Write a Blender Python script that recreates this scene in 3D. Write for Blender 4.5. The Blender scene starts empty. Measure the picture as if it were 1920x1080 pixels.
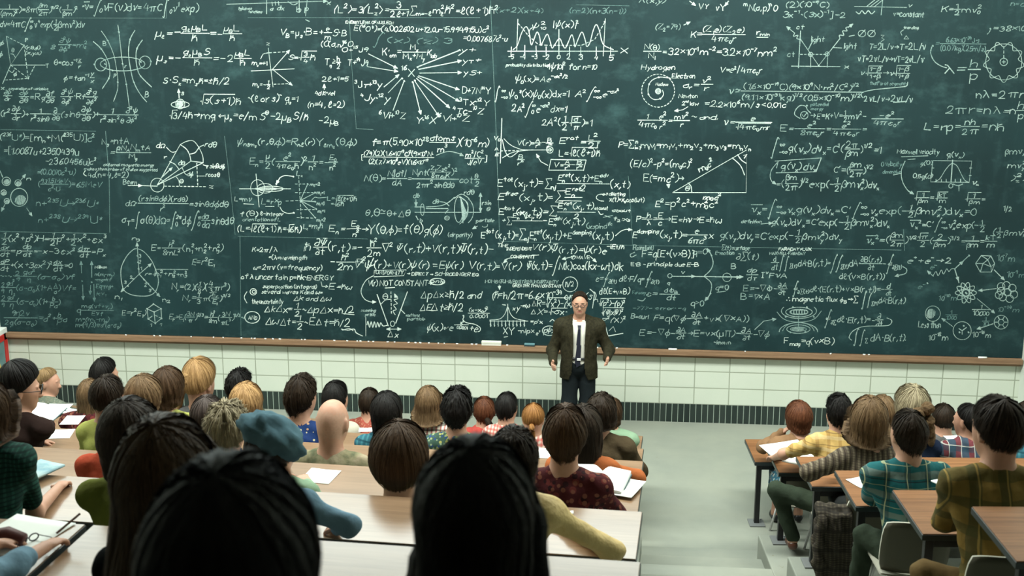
import bpy, bmesh, math, random
import numpy as np
from mathutils import Vector, Matrix, noise

C = bpy.context.scene.collection
SC = bpy.context.scene
R = math.radians
rnd = random.Random(7)

# ------------------------------------------------------------------ camera
FPX = 2430.0
YAW, PIT, ROL = R(5.099), R(14.0), R(0.07)
CAM = np.array([0.776, -14.694, 5.046])
_f = np.array([-math.sin(YAW) * math.cos(PIT), math.cos(YAW) * math.cos(PIT), -math.sin(PIT)])
_r = np.array([math.cos(YAW), math.sin(YAW), 0.0])
_u = np.cross(_r, _f)
_r2 = math.cos(ROL) * _r + math.sin(ROL) * _u
_u2 = -math.sin(ROL) * _r + math.cos(ROL) * _u
cd = bpy.data.cameras.new('camera')
cam = bpy.data.objects.new('camera', cd)
C.objects.link(cam)
cd.sensor_width = 36.0
cd.lens = 36.0 * FPX / 1920.0
cd.clip_end = 100
cam.matrix_world = Matrix(((_r2[0], _u2[0], -_f[0], CAM[0]), (_r2[1], _u2[1], -_f[1], CAM[1]),
                           (_r2[2], _u2[2], -_f[2], CAM[2]), (0, 0, 0, 1)))
cd.dof.use_dof = True
cd.dof.focus_distance = 12.5
cd.dof.aperture_fstop = 3.4
SC.camera = cam

# ------------------------------------------------------------------ world, lights, exposure
w = bpy.data.worlds.new('world')
SC.world = w
w.use_nodes = True
w.node_tree.nodes['Background'].inputs[0].default_value = (0.35, 0.62, 0.66, 1)
w.node_tree.nodes['Background'].inputs[1].default_value = 0.05
SC.view_settings.view_transform = 'Standard'
SC.view_settings.look = 'None'
SC.view_settings.exposure = 0.0
SC.view_settings.gamma = 1.0
SC.view_settings.use_curve_mapping = False


def area(name, loc, sx, sy, power, col, rx):
    l = bpy.data.lights.new(name, 'AREA')
    l.shape = 'RECTANGLE'
    l.size, l.size_y, l.energy, l.color = sx, sy, power, col
    o = bpy.data.objects.new(name, l)
    o.location = loc
    o.rotation_euler = (rx, 0, 0)
    C.objects.link(o)
    return o


area('ceiling_lamp', (-0.7, -4.9, 7.2), 11.8, 1.3, 1480, (0.95, 1.0, 0.93), R(24))
area('board_lamp', (-2.4, -1.05, 5.75), 8.6, 1.1, 200, (0.84, 0.98, 1.0), R(-62))


# ------------------------------------------------------------------ measuring helpers
def ray(u, v):
    return _f + _r2 * ((u - 960) / FPX) - _u2 * ((v - 540) / FPX)


def at(u, v, Y):
    d = ray(u, v)
    return CAM + d * ((Y - CAM[1]) / d[1])


def atz(u, v, z):
    d = ray(u, v)
    return CAM + d * ((z - CAM[2]) / d[2])


# ------------------------------------------------------------------ objects
def tag(o, label, cat, group=None):
    o['label'] = label
    o['category'] = cat
    if group:
        o['group'] = group
    return o


def empty(name, loc, rz=0.0):
    o = bpy.data.objects.new(name, None)
    o.location = loc
    o.rotation_euler = (0, 0, rz)
    C.objects.link(o)
    return o


def mesh_obj(name, verts, faces, mat, parent=None, smooth=False, uvs=None, midx=None):
    me = bpy.data.meshes.new(name)
    me.from_pydata([tuple(v) for v in verts], [], [tuple(f) for f in faces])
    for m in (mat if isinstance(mat, (list, tuple)) else [mat]):
        me.materials.append(m)
    if smooth:
        me.polygons.foreach_set('use_smooth', [True] * len(me.polygons))
    if midx is not None:
        me.polygons.foreach_set('material_index', midx)
    if uvs is not None:
        ul = me.uv_layers.new(name='UVMap')
        li = np.zeros(len(me.loops), dtype=np.int32)
        me.loops.foreach_get('vertex_index', li)
        ul.data.foreach_set('uv', np.asarray(uvs, dtype=np.float32)[li].ravel())
    me.update()
    o = bpy.data.objects.new(name, me)
    C.objects.link(o)
    if parent:
        o.parent = parent
    return o


class MB:
    def __init__(s):
        s.v, s.f = [], []

    def box(s, x0, x1, y0, y1, z0, z1, M=None):
        b = len(s.v)
        P = [(x, y, z) for z in (z0, z1) for y in (y0, y1) for x in (x0, x1)]
        if M is not None:
            P = [tuple(M @ Vector(p)) for p in P]
        s.v += P
        s.f += [(b, b + 2, b + 3, b + 1), (b + 4, b + 5, b + 7, b + 6), (b, b + 1, b + 5, b + 4),
                (b + 2, b + 6, b + 7, b + 3), (b, b + 4, b + 6, b + 2), (b + 1, b + 3, b + 7, b + 5)]
        return s

    def tube(s, pts, rad, n=8):
        pts = [Vector(p) for p in pts]
        rad = rad if isinstance(rad, (list, tuple)) else [rad] * len(pts)
        b = len(s.v)
        for i, p in enumerate(pts):
            d = (pts[min(i + 1, len(pts) - 1)] - pts[max(i - 1, 0)]).normalized()
            a = d.cross(Vector((0.03, 0.02, 1)) if abs(d.z) < 0.95 else Vector((0, 1, 0))).normalized()
            c = d.cross(a)
            for j in range(n):
                t = 2 * math.pi * j / n
                s.v.append(tuple(p + (a * math.cos(t) + c * math.sin(t)) * rad[i]))
        for i in range(len(pts) - 1):
            for j in range(n):
                q, k = b + i * n, (j + 1) % n
                s.f.append((q + j, q + k, q + n + k, q + n + j))
        s.f.append(tuple(b + j for j in range(n))[::-1])
        s.f.append(tuple(b + (len(pts) - 1) * n + j for j in range(n)))
        return s

    def build(s, name, mat, parent=None, bevel=0, smooth=False):
        o = mesh_obj(name, s.v, s.f, mat, parent, smooth)
        if bevel:
            m = o.modifiers.new('bevel', 'BEVEL')
            m.width = bevel
            m.segments = 2
            m.limit_method = 'ANGLE'
        return o


# ------------------------------------------------------------------ materials
def newmat(name, rough=0.6, spec=0.3):
    m = bpy.data.materials.new(name)
    m.use_nodes = True
    b = m.node_tree.nodes['Principled BSDF']
    b.inputs['Roughness'].default_value = rough
    b.inputs['Specular IOR Level'].default_value = spec
    return m, m.node_tree.nodes, m.node_tree.links, b


def c4(c):
    return (c[0], c[1], c[2], 1)


def srgb(r, g, b):
    return tuple(((x / 255) / 12.92 if x / 255 <= 0.04045 else ((x / 255 + 0.055) / 1.055) ** 2.4) for x in (r, g, b))


def N(nodes, t, **k):
    n = nodes.new(t)
    for a, v in k.items():
        if a.startswith('i_'):
            n.inputs[int(a[2:]) if a[2:].isdigit() else a[2:]].default_value = v
        else:
            setattr(n, a, v)
    return n


def math_n(nd, ln, op, a, b=None):
    n = nd.new('ShaderNodeMath')
    n.operation = op
    for i, x in enumerate((a, b)):
        if x is None:
            continue
        if hasattr(x, 'is_output'):
            ln.new(x, n.inputs[i])
        else:
            n.inputs[i].default_value = x
    return n.outputs[0]


def mix_n(nd, ln, fac, a, b, blend='MIX'):
    n = nd.new('ShaderNodeMix')
    n.data_type = 'RGBA'
    n.blend_type = blend
    for s, x in ((n.inputs[0], fac), (n.inputs[6], a), (n.inputs[7], b)):
        if hasattr(x, 'is_output'):
            ln.new(x, s)
        else:
            s.default_value = x if isinstance(x, (int, float)) else c4(x)
    return n.outputs[2]


def noise_n(nd, ln, vec, scale, detail=2, rough=0.5, sc=None):
    n = nd.new('ShaderNodeTexNoise')
    n.inputs['Scale'].default_value = scale
    n.inputs['Detail'].default_value = detail
    n.inputs['Roughness'].default_value = rough
    if sc is not None:
        mp = nd.new('ShaderNodeMapping')
        mp.inputs['Scale'].default_value = sc
        ln.new(vec, mp.inputs[0])
        vec = mp.outputs[0]
    ln.new(vec, n.inputs['Vector'])
    return n.outputs[0]


def ramp_n(nd, ln, fac, stops):
    n = nd.new('ShaderNodeValToRGB')
    e = n.color_ramp.elements
    while len(e) < len(stops):
        e.new(0.5)
    for q, (p, c) in zip(e, stops):
        q.position = p
        q.color = c4(c)
    ln.new(fac, n.inputs[0])
    return n.outputs[0]


def bump_n(nd, ln, b, h, strength=0.3, dist=0.01):
    n = nd.new('ShaderNodeBump')
    n.inputs['Strength'].default_value = strength
    n.inputs['Distance'].default_value = dist
    ln.new(h, n.inputs['Height'])
    ln.new(n.outputs[0], b.inputs['Normal'])


def objco(nd):
    return nd.new('ShaderNodeTexCoord').outputs['Object']


def plain(name, col, rough=0.6, spec=0.3, var=0.12, scale=9, bump=0.0):
    m, nd, ln, b = newmat(name, rough, spec)
    v = objco(nd)
    n = noise_n(nd, ln, v, scale, 4)
    ln.new(mix_n(nd, ln, n, [x * (1 - var) for x in col], [min(1, x * (1 + var)) for x in col]), b.inputs['Base Color'])
    if bump:
        bump_n(nd, ln, b, noise_n(nd, ln, v, 14, 3), bump, 0.02)
    return m


def stripes(nd, ln, co, freq, wid, off=0.0):
    f = math_n(nd, ln, 'FRACT', math_n(nd, ln, 'ADD', math_n(nd, ln, 'MULTIPLY', co, freq), off))
    return math_n(nd, ln, 'LESS_THAN', f, wid)


def plaid(name, base, bands, rough=0.85):
    """bands: (axis 'x'/'z', freq, width, offset, colour, strength)"""
    m, nd, ln, b = newmat(name, rough, 0.15)
    v = objco(nd)
    s = nd.new('ShaderNodeSeparateXYZ')
    warp = nd.new('ShaderNodeVectorMath')
    warp.operation = 'MULTIPLY_ADD'
    nz = nd.new('ShaderNodeTexNoise')
    nz.inputs['Scale'].default_value = 4
    ln.new(v, nz.inputs['Vector'])
    ln.new(nz.outputs[1], warp.inputs[0])
    warp.inputs[1].default_value = (0.04, 0.04, 0.04)
    ln.new(v, warp.inputs[2])
    ln.new(warp.outputs[0], s.inputs[0])
    col = None
    for ax, fr, wd, of, cc, st in bands:
        f = stripes(nd, ln, s.outputs['XYZ'.index(ax.upper())], fr, wd, of)
        f = math_n(nd, ln, 'MULTIPLY', f, st)
        col = mix_n(nd, ln, f, base if col is None else col, cc)
    ln.new(col, b.inputs['Base Color'])
    bump_n(nd, ln, b, noise_n(nd, ln, v, 12, 3), 0.35, 0.03)
    return m


def spots(name, base, cols, scale, thr=0.35, rough=0.8):
    m, nd, ln, b = newmat(name, rough, 0.15)
    v = objco(nd)
    col = None
    for i, cc in enumerate(cols):
        vo = nd.new('ShaderNodeTexVoronoi')
        vo.inputs['Scale'].default_value = scale * (1 + 0.23 * i)
        mp = nd.new('ShaderNodeMapping')
        mp.inputs['Location'].default_value = (i * 3.1, i * 1.7, i)
        ln.new(v, mp.inputs[0])
        ln.new(mp.outputs[0], vo.inputs['Vector'])
        f = math_n(nd, ln, 'LESS_THAN', vo.outputs['Distance'], thr)
        col = mix_n(nd, ln, f, base if col is None else col, cc)
    ln.new(col, b.inputs['Base Color'])
    bump_n(nd, ln, b, noise_n(nd, ln, v, 12, 3), 0.3, 0.03)
    return m


def blotch(name, stops, scale, rough=0.85):
    m, nd, ln, b = newmat(name, rough, 0.15)
    v = objco(nd)
    ln.new(ramp_n(nd, ln, noise_n(nd, ln, v, scale, 3, 0.6), stops), b.inputs['Base Color'])
    bump_n(nd, ln, b, noise_n(nd, ln, v, 12, 3), 0.35, 0.03)
    return m


def wood(name, c1, c2, rough=0.38, spec=0.5, coat=0.0):
    m, nd, ln, b = newmat(name, rough, spec)
    v = objco(nd)
    n1 = noise_n(nd, ln, v, 1.0, 6, 0.65, (2.2, 42, 42))
    n2 = noise_n(nd, ln, v, 1.0, 3, 0.5, (0.8, 7, 7))
    f = math_n(nd, ln, 'ADD', math_n(nd, ln, 'MULTIPLY', n1, 0.65), math_n(nd, ln, 'MULTIPLY', n2, 0.45))
    ln.new(ramp_n(nd, ln, f, [(0.36, c2), (0.66, c1)]), b.inputs['Base Color'])
    b.inputs['Coat Weight'].default_value = coat
    b.inputs['Coat Roughness'].default_value = 0.2
    return m


HM = {}


def hairmat(c1, c2, spec=0.13):
    key = (c1, c2)
    if key in HM:
        return HM[key]
    m, nd, ln, b = newmat('hair_strands', 0.5, spec)
    uv = nd.new('ShaderNodeTexCoord').outputs['UV']
    n = noise_n(nd, ln, uv, 1.0, 4, 0.6, (70, 2.2, 1))
    n2 = noise_n(nd, ln, uv, 1.0, 2, 0.5, (14, 1.2, 1))
    f = math_n(nd, ln, 'ADD', math_n(nd, ln, 'MULTIPLY', n, 0.6), math_n(nd, ln, 'MULTIPLY', n2, 0.4))
    ln.new(ramp_n(nd, ln, f, [(0.35, c1), (0.62, c2)]), b.inputs['Base Color'])
    bump_n(nd, ln, b, f, 0.8, 0.012)
    HM[key] = m
    return m


SKIN = {}


def skin(kind):
    if kind in SKIN:
        return SKIN[kind]
    col = {'fair': (0.47, 0.27, 0.19), 'tan': (0.40, 0.21, 0.13), 'brown': (0.24, 0.12, 0.07)}[kind]
    m, nd, ln, b = newmat('skin_' + kind, 0.5, 0.35)
    n = noise_n(nd, ln, objco(nd), 22, 3)
    ln.new(mix_n(nd, ln, n, [col[0] * .93, col[1] * .84, col[2] * .8], [min(1, x * 1.1) for x in col]), b.inputs['Base Color'])
    b.inputs['Subsurface Weight'].default_value = 0.12
    b.inputs['Subsurface Radius'].default_value = (0.02, 0.008, 0.004)
    SKIN[kind] = m
    return m


BLACK = plain('black_enamel', (0.012, 0.013, 0.014), 0.4, 0.4)
TEALEDGE = plain('dark_edge_banding', (0.02, 0.03, 0.032), 0.35, 0.5)
PAPER = plain('white_paper', (0.80, 0.83, 0.80), 0.7, 0.2, 0.03)
METAL = plain('grey_metal', (0.16, 0.17, 0.17), 0.4, 0.5)
LIP = plain('lips', (0.42, 0.16, 0.13), 0.5, 0.3)
CHROME = plain('polished_metal', (0.6, 0.6, 0.6), 0.25, 0.6)
# ------------------------------------------------------------------ the room
def struct(o):
    o['kind'] = 'structure'
    return o


def wall_mat():
    m, nd, ln, b = newmat('glazed_block', 0.45, 0.4)
    v = objco(nd)
    s = nd.new('ShaderNodeSeparateXYZ')
    ln.new(v, s.inputs[0])
    def dist(co, period):
        f = math_n(nd, ln, 'FRACT', math_n(nd, ln, 'ADD', math_n(nd, ln, 'DIVIDE', co, period), 100.5))
        return math_n(nd, ln, 'MULTIPLY', math_n(nd, ln, 'ABSOLUTE', math_n(nd, ln, 'SUBTRACT', f, 0.5)), period)
    d = math_n(nd, ln, 'MINIMUM', dist(s.outputs[0], 0.4064), dist(s.outputs[2], 0.2032))
    g = math_n(nd, ln, 'LESS_THAN', d, 0.006)
    n = noise_n(nd, ln, v, 3.0, 5, 0.6)
    n2 = noise_n(nd, ln, v, 90, 2)
    col = mix_n(nd, ln, n, (0.55, 0.61, 0.52), (0.64, 0.67, 0.59))
    col = mix_n(nd, ln, math_n(nd, ln, 'MULTIPLY', n2, 0.25), col, (0.42, 0.46, 0.38))
    ln.new(mix_n(nd, ln, g, col, (0.31, 0.34, 0.27)), b.inputs['Base Color'])
    bump_n(nd, ln, b, math_n(nd, ln, 'MINIMUM', math_n(nd, ln, 'MULTIPLY', d, 90), 1.0), 0.3, 0.004)
    return m


def base_mat():
    m, nd, ln, b = newmat('dark_base_tile', 0.3, 0.5)
    v = objco(nd)
    s = nd.new('ShaderNodeSeparateXYZ')
    ln.new(v, s.inputs[0])
    x = math_n(nd, ln, 'ADD', math_n(nd, ln, 'DIVIDE', s.outputs[0], 0.0700), 200.43)
    g = math_n(nd, ln, 'LESS_THAN', math_n(nd, ln, 'FRACT', x), 0.10)
    rn = nd.new('ShaderNodeTexWhiteNoise')
    rn.noise_dimensions = '1D'
    ln.new(math_n(nd, ln, 'FLOOR', x), rn.inputs['W'])
    col = mix_n(nd, ln, rn.outputs[0], (0.010, 0.020, 0.018), (0.022, 0.034, 0.030))
    ln.new(mix_n(nd, ln, g, col, (0.30, 0.36, 0.31)), b.inputs['Base Color'])
    return m


def floor_mat():
    m, nd, ln, b = newmat('painted_concrete', 0.55, 0.3)
    v = objco(nd)
    n = noise_n(nd, ln, v, 1.3, 5, 0.6)
    n2 = noise_n(nd, ln, v, 9, 5, 0.65)
    n3 = noise_n(nd, ln, v, 0.9, 2, 0.5, (1, 5, 1))
    col = ramp_n(nd, ln, n, [(0.35, (0.215, 0.235, 0.205)), (0.65, (0.27, 0.285, 0.24))])
    col = mix_n(nd, ln, math_n(nd, ln, 'LESS_THAN', n2, 0.30), col, (0.20, 0.20, 0.155))
    col = mix_n(nd, ln, math_n(nd, ln, 'MULTIPLY', n3, 0.25), col, (0.23, 0.23, 0.18))
    ln.new(col, b.inputs['Base Color'])
    return m


WALL, BASE, FLOOR = wall_mat(), base_mat(), floor_mat()
PAINT = plain('white_wall_paint', (0.62, 0.66, 0.60), 0.6, 0.3, 0.05)
DARKWALL = plain('dark_rear_panelling', (0.10, 0.075, 0.05), 0.7, 0.2)
XL, XR, ZF = -6.83, 5.335, -0.225
struct(MB().box(XL, XR, 0, 0.25, 0, 0.70).build('wall_front', WALL))
struct(MB().box(XL, XR, 0, 0.25, 4.95, 7.6).build('wall_front_upper', PAINT))
struct(MB().box(XL, XR, -0.006, 0.25, ZF, 0).build('baseboard_front', BASE))
struct(MB().box(XL - 0.25, XL, -18, 0.25, ZF, 7.6).build('wall_left', PAINT))
struct(MB().box(XR, XR + 0.25, -18, 0.25, ZF, 7.6).build('wall_right', PAINT))
struct(MB().box(XL - 0.25, XR + 0.25, -18.25, -18, ZF, 7.6).build('wall_back', DARKWALL))
struct(MB().box(XL - 0.25, XR + 0.25, -18.25, 0.25, 7.6, 7.8).build('ceiling', PAINT))
struct(MB().box(XL - 0.25, XR + 0.25, -18.25, 0.25, ZF - 0.2, ZF).build('floor', FLOOR))

THL, THR = R(-3.5), R(4.2)
LFAR = [(1.00, -2.28), (0.985, -3.68), (0.96, -5.00), (0.93, -6.41), (0.91, -7.81), (0.88, -9.28), (0.86, -10.75), (0.84, -11.2)]
RNEAR = [(2.09, -2.89), (2.16, -4.14), (2.25, -5.40), (2.34, -6.68), (2.46, -7.97), (2.60, -9.12), (2.70, -10.4)]
RISE, TOPZ, TH = 0.40, 0.43, 0.655
DEP = 0.62


def topz(k):
    return TOPZ + RISE * k


def floorz(k):
    return topz(k) - TH


# tiers carrying the rows; each is a platform reaching back under the ones behind it
for k in range(1, 8):
    x, y = LFAR[k]
    M = Matrix.Translation((x, y - DEP + 0.17, 0)) @ Matrix.Rotation(THL, 4, 'Z')
    struct(MB().box(-8.2, -0.005, -9 + 0.9 * k, 0, floorz(k - 1) - 0.02, floorz(k), M).build('floor_tier_left', FLOOR))
for k in range(1, 7):
    x, y = RNEAR[k]
    M = Matrix.Translation((x, y + 0.17, 0)) @ Matrix.Rotation(THR, 4, 'Z')
    struct(MB().box(-0.16, 3.9, -9 + 0.9 * k, 0, floorz(k - 1) - 0.02, floorz(k), M).build('floor_tier_right', FLOOR, None, 0.012))
for i in range(12):
    struct(MB().box(0.4, 3.0, -14.5, -3.72 - 0.45 * i, ZF + 0.13 * i, ZF + 0.13 * (i + 1)).build('floor_aisle_step', FLOOR, None, 0.012))

# ------------------------------------------------------------------ chalkboard
def board_mat():
    m, nd, ln, b = newmat('green_slate', 0.55, 0.25)
    v = objco(nd)
    n = noise_n(nd, ln, v, 0.55, 6, 0.62)
    n2 = noise_n(nd, ln, v, 2.3, 6, 0.7, (1, 1, 1.6))
    n3 = noise_n(nd, ln, v, 1.0, 4, 0.6, (9, 9, 2.5))
    col = ramp_n(nd, ln, n, [(0.35, (0.005, 0.020, 0.023)), (0.68, (0.009, 0.033, 0.037))])
    f = math_n(nd, ln, 'MULTIPLY', math_n(nd, ln, 'MAXIMUM', math_n(nd, ln, 'SUBTRACT', n2, 0.52), 0.0), 2.0)
    col = mix_n(nd, ln, f, col, (0.05, 0.115, 0.118))
    f3 = math_n(nd, ln, 'MULTIPLY', math_n(nd, ln, 'MAXIMUM', math_n(nd, ln, 'SUBTRACT', n3, 0.55), 0.0), 0.9)
    col = mix_n(nd, ln, f3, col, (0.04, 0.095, 0.10))
    ln.new(col, b.inputs['Base Color'])
    return m


BFACE = -0.012
board = tag(MB().box(XL, XR, BFACE, 0.0, 0.68, 4.96).build('chalkboard', board_mat()),
            'huge green chalkboard covered in chalk equations, filling the front wall', 'chalkboard')
RAILW = wood('rail_wood', (0.30, 0.185, 0.11), (0.15, 0.085, 0.05), 0.5, 0.3)
tray = tag(MB().box(XL + .1, XR - 0.01, -0.085, -0.001, 0.615, 0.675).box(XL + .1, XR - 0.01, -0.05, -0.001, 0.59, 0.615)
           .box(XL + .1, XR - 0.01, -0.095, -0.083, 0.627, 0.682).build('chalk_tray', RAILW),
           'long brown wooden chalk tray under the chalkboard', 'chalk tray')
CHALK = plain('chalk_stick_white', (0.85, 0.87, 0.83), 0.9, 0.1, 0.03)
TZ = 0.675
for u in (237, 290, 301, 359, 401, 419, 453, 472, 478, 498, 512, 525, 566, 572, 604, 627, 651, 670, 676, 691, 700, 727, 740,
          766, 779, 788, 804, 822, 833, 857, 885, 893, 951, 1120, 1157, 1398, 1559, 1622, 1631):
    p = at(u, 640, -0.045)
    ln_ = rnd.uniform(0.012, 0.03)
    a = rnd.uniform(-0.9, 0.9)
    d = Vector((math.cos(a), math.sin(a), 0)) * ln_
    q = Vector((p[0], -0.048, TZ + 0.0075))
    tag(MB().tube([q - d * .5, q + d * .5], 0.0075, 8).build('chalk_stick', CHALK, None, 0, True),
        'small stub of white chalk lying on the wooden chalk tray', 'chalk', 'chalk stubs on the tray')
for u, lab in ((1261, 'whole white chalk stick on the tray, to the right of the man in the suit'),
               (1843, 'whole white chalk stick at the far right end of the tray')):
    p = at(u, 660, -0.045)
    tag(MB().tube([(p[0] - .048, -.05, TZ + .011), (p[0] + .048, -.05, TZ + .011)], 0.011, 10).build('chalk_stick', CHALK, None, 0, True),
        lab, 'chalk', 'long chalk sticks')


def eraser(u, hw, hh, mat, felt, lab):
    p = at(u, 642, -0.045)
    o = MB().box(-hw, hw, -0.026, 0.026, hh * .45, hh).build('chalk_eraser', mat, None, 0.006)
    o.location = (p[0], -0.048, TZ)
    MB().box(-hw * .98, hw * .98, -0.025, 0.025, 0, hh * .45).build('felt_pad', felt, o)
    tag(o, lab, 'eraser')


eraser(921.5, 0.118, 0.052, plain('chalk_dusted_wood', (0.62, 0.64, 0.55), 0.8, 0.1), plain('dusted_felt', (0.6, 0.62, 0.56), 0.95, 0.05),
       'large cream chalk eraser block standing on the chalk tray')
eraser(993, 0.062, 0.036, plain('blue_grey_wood', (0.10, 0.20, 0.22), 0.8, 0.1), plain('dark_felt', (0.02, 0.035, 0.04), 0.95, 0.05),
       'small dark blue chalk eraser on the tray beside the man in the suit')

# bulletin case on the left wall
case = empty('display_case', (XL, 0, 0))
MB().box(0, 0.085, -2.2, -0.02, -0.2, 0.735).build('case_box', plain('white_case', (0.66, 0.70, 0.66), 0.5), case, 0.004)
RED = plain('red_frame', (0.42, 0.022, 0.018), 0.5)
fr = MB()
for a in ((-2.1, -0.06, 0.60, 0.675), (-2.1, -0.06, -0.12, -0.05), (-0.135, -0.06, -0.12, 0.675), (-2.1, -2.03, -0.12, 0.675)):
    fr.box(0.085, 0.10, a[0], a[1], a[2], a[3])
fr.build('red_frame', RED, case)
MB().box(0.085, 0.090, -2.03, -0.135, -0.05, 0.60).build('poster', blotch('grey_teal_poster', [(0.3, (0.09, 0.17, 0.17)), (0.7, (0.16, 0.25, 0.25))], 2), case)
ov = []
for i in range(24):
    t = 2 * math.pi * i / 24
    ov.append((-0.62 + 0.30 * math.cos(t), 0.22 + 0.24 * math.sin(t)))
mesh_obj('poster_figure', [(0.0915, a, b) for a, b in ov], [tuple(range(24))], plain('orange_print', (0.42, 0.10, 0.02), 0.6), case)
mesh_obj('poster_ring', [(0.0908, -0.62 + (a + .62) * 1.25, .22 + (b - .22) * 1.25) for a, b in ov], [tuple(range(24))], plain('yellow_print', (0.5, 0.36, 0.10), 0.6), case)
tag(case, 'white wall case with a red framed poster on the left wall', 'display case')

# ------------------------------------------------------------------ tables
WOODL = wood('light_wood_laminate', (0.27, 0.165, 0.095), (0.165, 0.095, 0.05), 0.30, 0.7, 0.42)
WOODR = wood('brown_wood_laminate', (0.25, 0.115, 0.048), (0.11, 0.045, 0.018), 0.45, 0.25)


def table(loc, th, x0, x1, wmat, label, group, posts):
    """local frame: origin at the near edge, y from 0 (near) to DEP (far)"""
    t = empty('lecture_table', (loc[0], loc[1], loc[2]), th)
    MB().box(x0 + .004, x1 - .004, 0.004, DEP - .004, TH - 0.012, TH).build('tabletop', wmat, t, 0.002)
    MB().box(x0, x1, 0, DEP, TH - 0.04, TH - 0.006).build('edge_band', TEALEDGE, t, 0.003)
    MB().box(x0 + .06, x1 - .06, 0.05, 0.09, TH - 0.10, TH - 0.04).build('rail', BLACK, t)
    for px in posts:
        l = MB().box(px - .024, px + .024, 0.02, 0.068, 0.012, TH - 0.04).build('leg', BLACK, t, 0.003)
        MB().box(px - .075, px + .075, -0.045, 0.13, 0, 0.013).build('base_plate', METAL, l, 0.003)
        MB().tube([(px + .05, .1, .013), (px + .05, .1, .022)], .009, 6).build('bolt', METAL, l)
    tag(t, label, 'table', group)
    return t


ORD = ['first', 'second', 'third', 'fourth', 'fifth', 'sixth', 'seventh', 'eighth']
for k in range(6):
    x, y = LFAR[k]
    M = Matrix.Rotation(THL, 3, 'Z')
    o = Vector((x, y, floorz(k))) + M @ Vector((0, -DEP, 0))
    br = -2.63 if k == 5 else -5.6
    table(o, THL, br, 0, WOODL, 'long wood-topped table along the aisle in the %s row of the left block' % ORD[k],
          'tables of the left block', (br + .13, -1.3, -0.12))
    table(o, THL, -7.55, br - .035, WOODL, 'long wood-topped table against the left wall in the %s row' % ORD[k],
          'tables of the left block', (-7.2, br - .16)) if k < 6 else None
for k in range(6):
    x, y = RNEAR[k]
    table(Vector((x, y, floorz(k))), THR, -0.03, 3.0, WOODR, 'brown wood-topped table in the %s row of the right block' % ORD[k],
          'tables of the right block', (0.02, 1.5, 2.9))

# ------------------------------------------------------------------ chairs
SHELL = plain('cream_shell', (0.56, 0.55, 0.46), 0.45, 0.4, 0.05)
SHELLB = plain('olive_grey_shell_back', (0.085, 0.08, 0.055), 0.5, 0.3, 0.05)
PR = {}


def chair(loc, th, label):
    if not PR:
        root = empty('shell_chair', (0, 0, 0))
        def shell(y0, zlo, zhi, off, name, mat, hw, curve):
            v, f = [], []
            n, m = 13, 9
            for s in (0, 1):
                for j in range(m):
                    for i in range(n):
                        a = (i / (n - 1) * 2 - 1)
                        t = j / (m - 1)
                        ww = hw * (1 - 0.10 * (abs(t - .5) * 2) ** 4)
                        v.append((a * ww, y0 - 0.06 * t + curve * a * a - s * off, zlo + (zhi - zlo) * t - 0.02 * a ** 4 * (t > .5)))
            q = n * m
            for j in range(m - 1):
                for i in range(n - 1):
                    b = j * n + i
                    f += [(b, b + 1, b + n + 1, b + n), (q + b, q + b + n, q + b + n + 1, q + b + 1)]
            edge = [i for i in range(n)] + [j * n + n - 1 for j in range(1, m)] + [(m - 1) * n + i for i in range(n - 2, -1, -1)] + [j * n for j in range(m - 2, 0, -1)]
            for a, b in zip(edge, edge[1:] + edge[:1]):
                f.append((a, q + a, q + b, b))
            mi = [0 if i % 2 == 0 else 1 for i in range(2 * (n - 1) * (m - 1))] + [0] * len(edge)
            return mesh_obj(name, v, f, mat, root, True, None, mi)
        shell(-0.20, 0.44, 0.80, 0.014, 'backrest', [SHELL, SHELLB], 0.215, 0.055)
        sv, sf, n = [], [], 12
        for s in (0, 1):
            for j in range(n):
                for i in range(n):
                    a, t = i / (n - 1) * 2 - 1, j / (n - 1)
                    sv.append((a * 0.215, -0.22 + 0.43 * t, 0.43 - .012 * s + 0.02 * a * a - 0.03 * (t > .8) * (t - .8) * 5))
        for j in range(n - 1):
            for i in range(n - 1):
                b = j * n + i
                sf += [(b, b + 1, b + n + 1, b + n), (n * n + b, n * n + b + n, n * n + b + n + 1, n * n + b + 1)]
        mesh_obj('seat', sv, sf, SHELL, root, True)
        for sx, sy in ((-1, -1), (1, -1), (-1, 1), (1, 1)):
            MB().tube([(sx * .13, sy * .12, .42), (sx * .20, sy * .20, 0)], 0.011, 8).build('leg', CHROME, root, 0, True)
        PR['r'] = root
        c = root
        kids = []
    else:
        c = PR['r'].copy()
        C.objects.link(c)
        for ch in list(PR['r'].children):
            d = ch.copy()
            C.objects.link(d)
            d.parent = c
    c.location = loc
    c.rotation_euler = (0, 0, th)
    tag(c, label, 'chair', 'shell chairs behind the tables')
    return c
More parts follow.
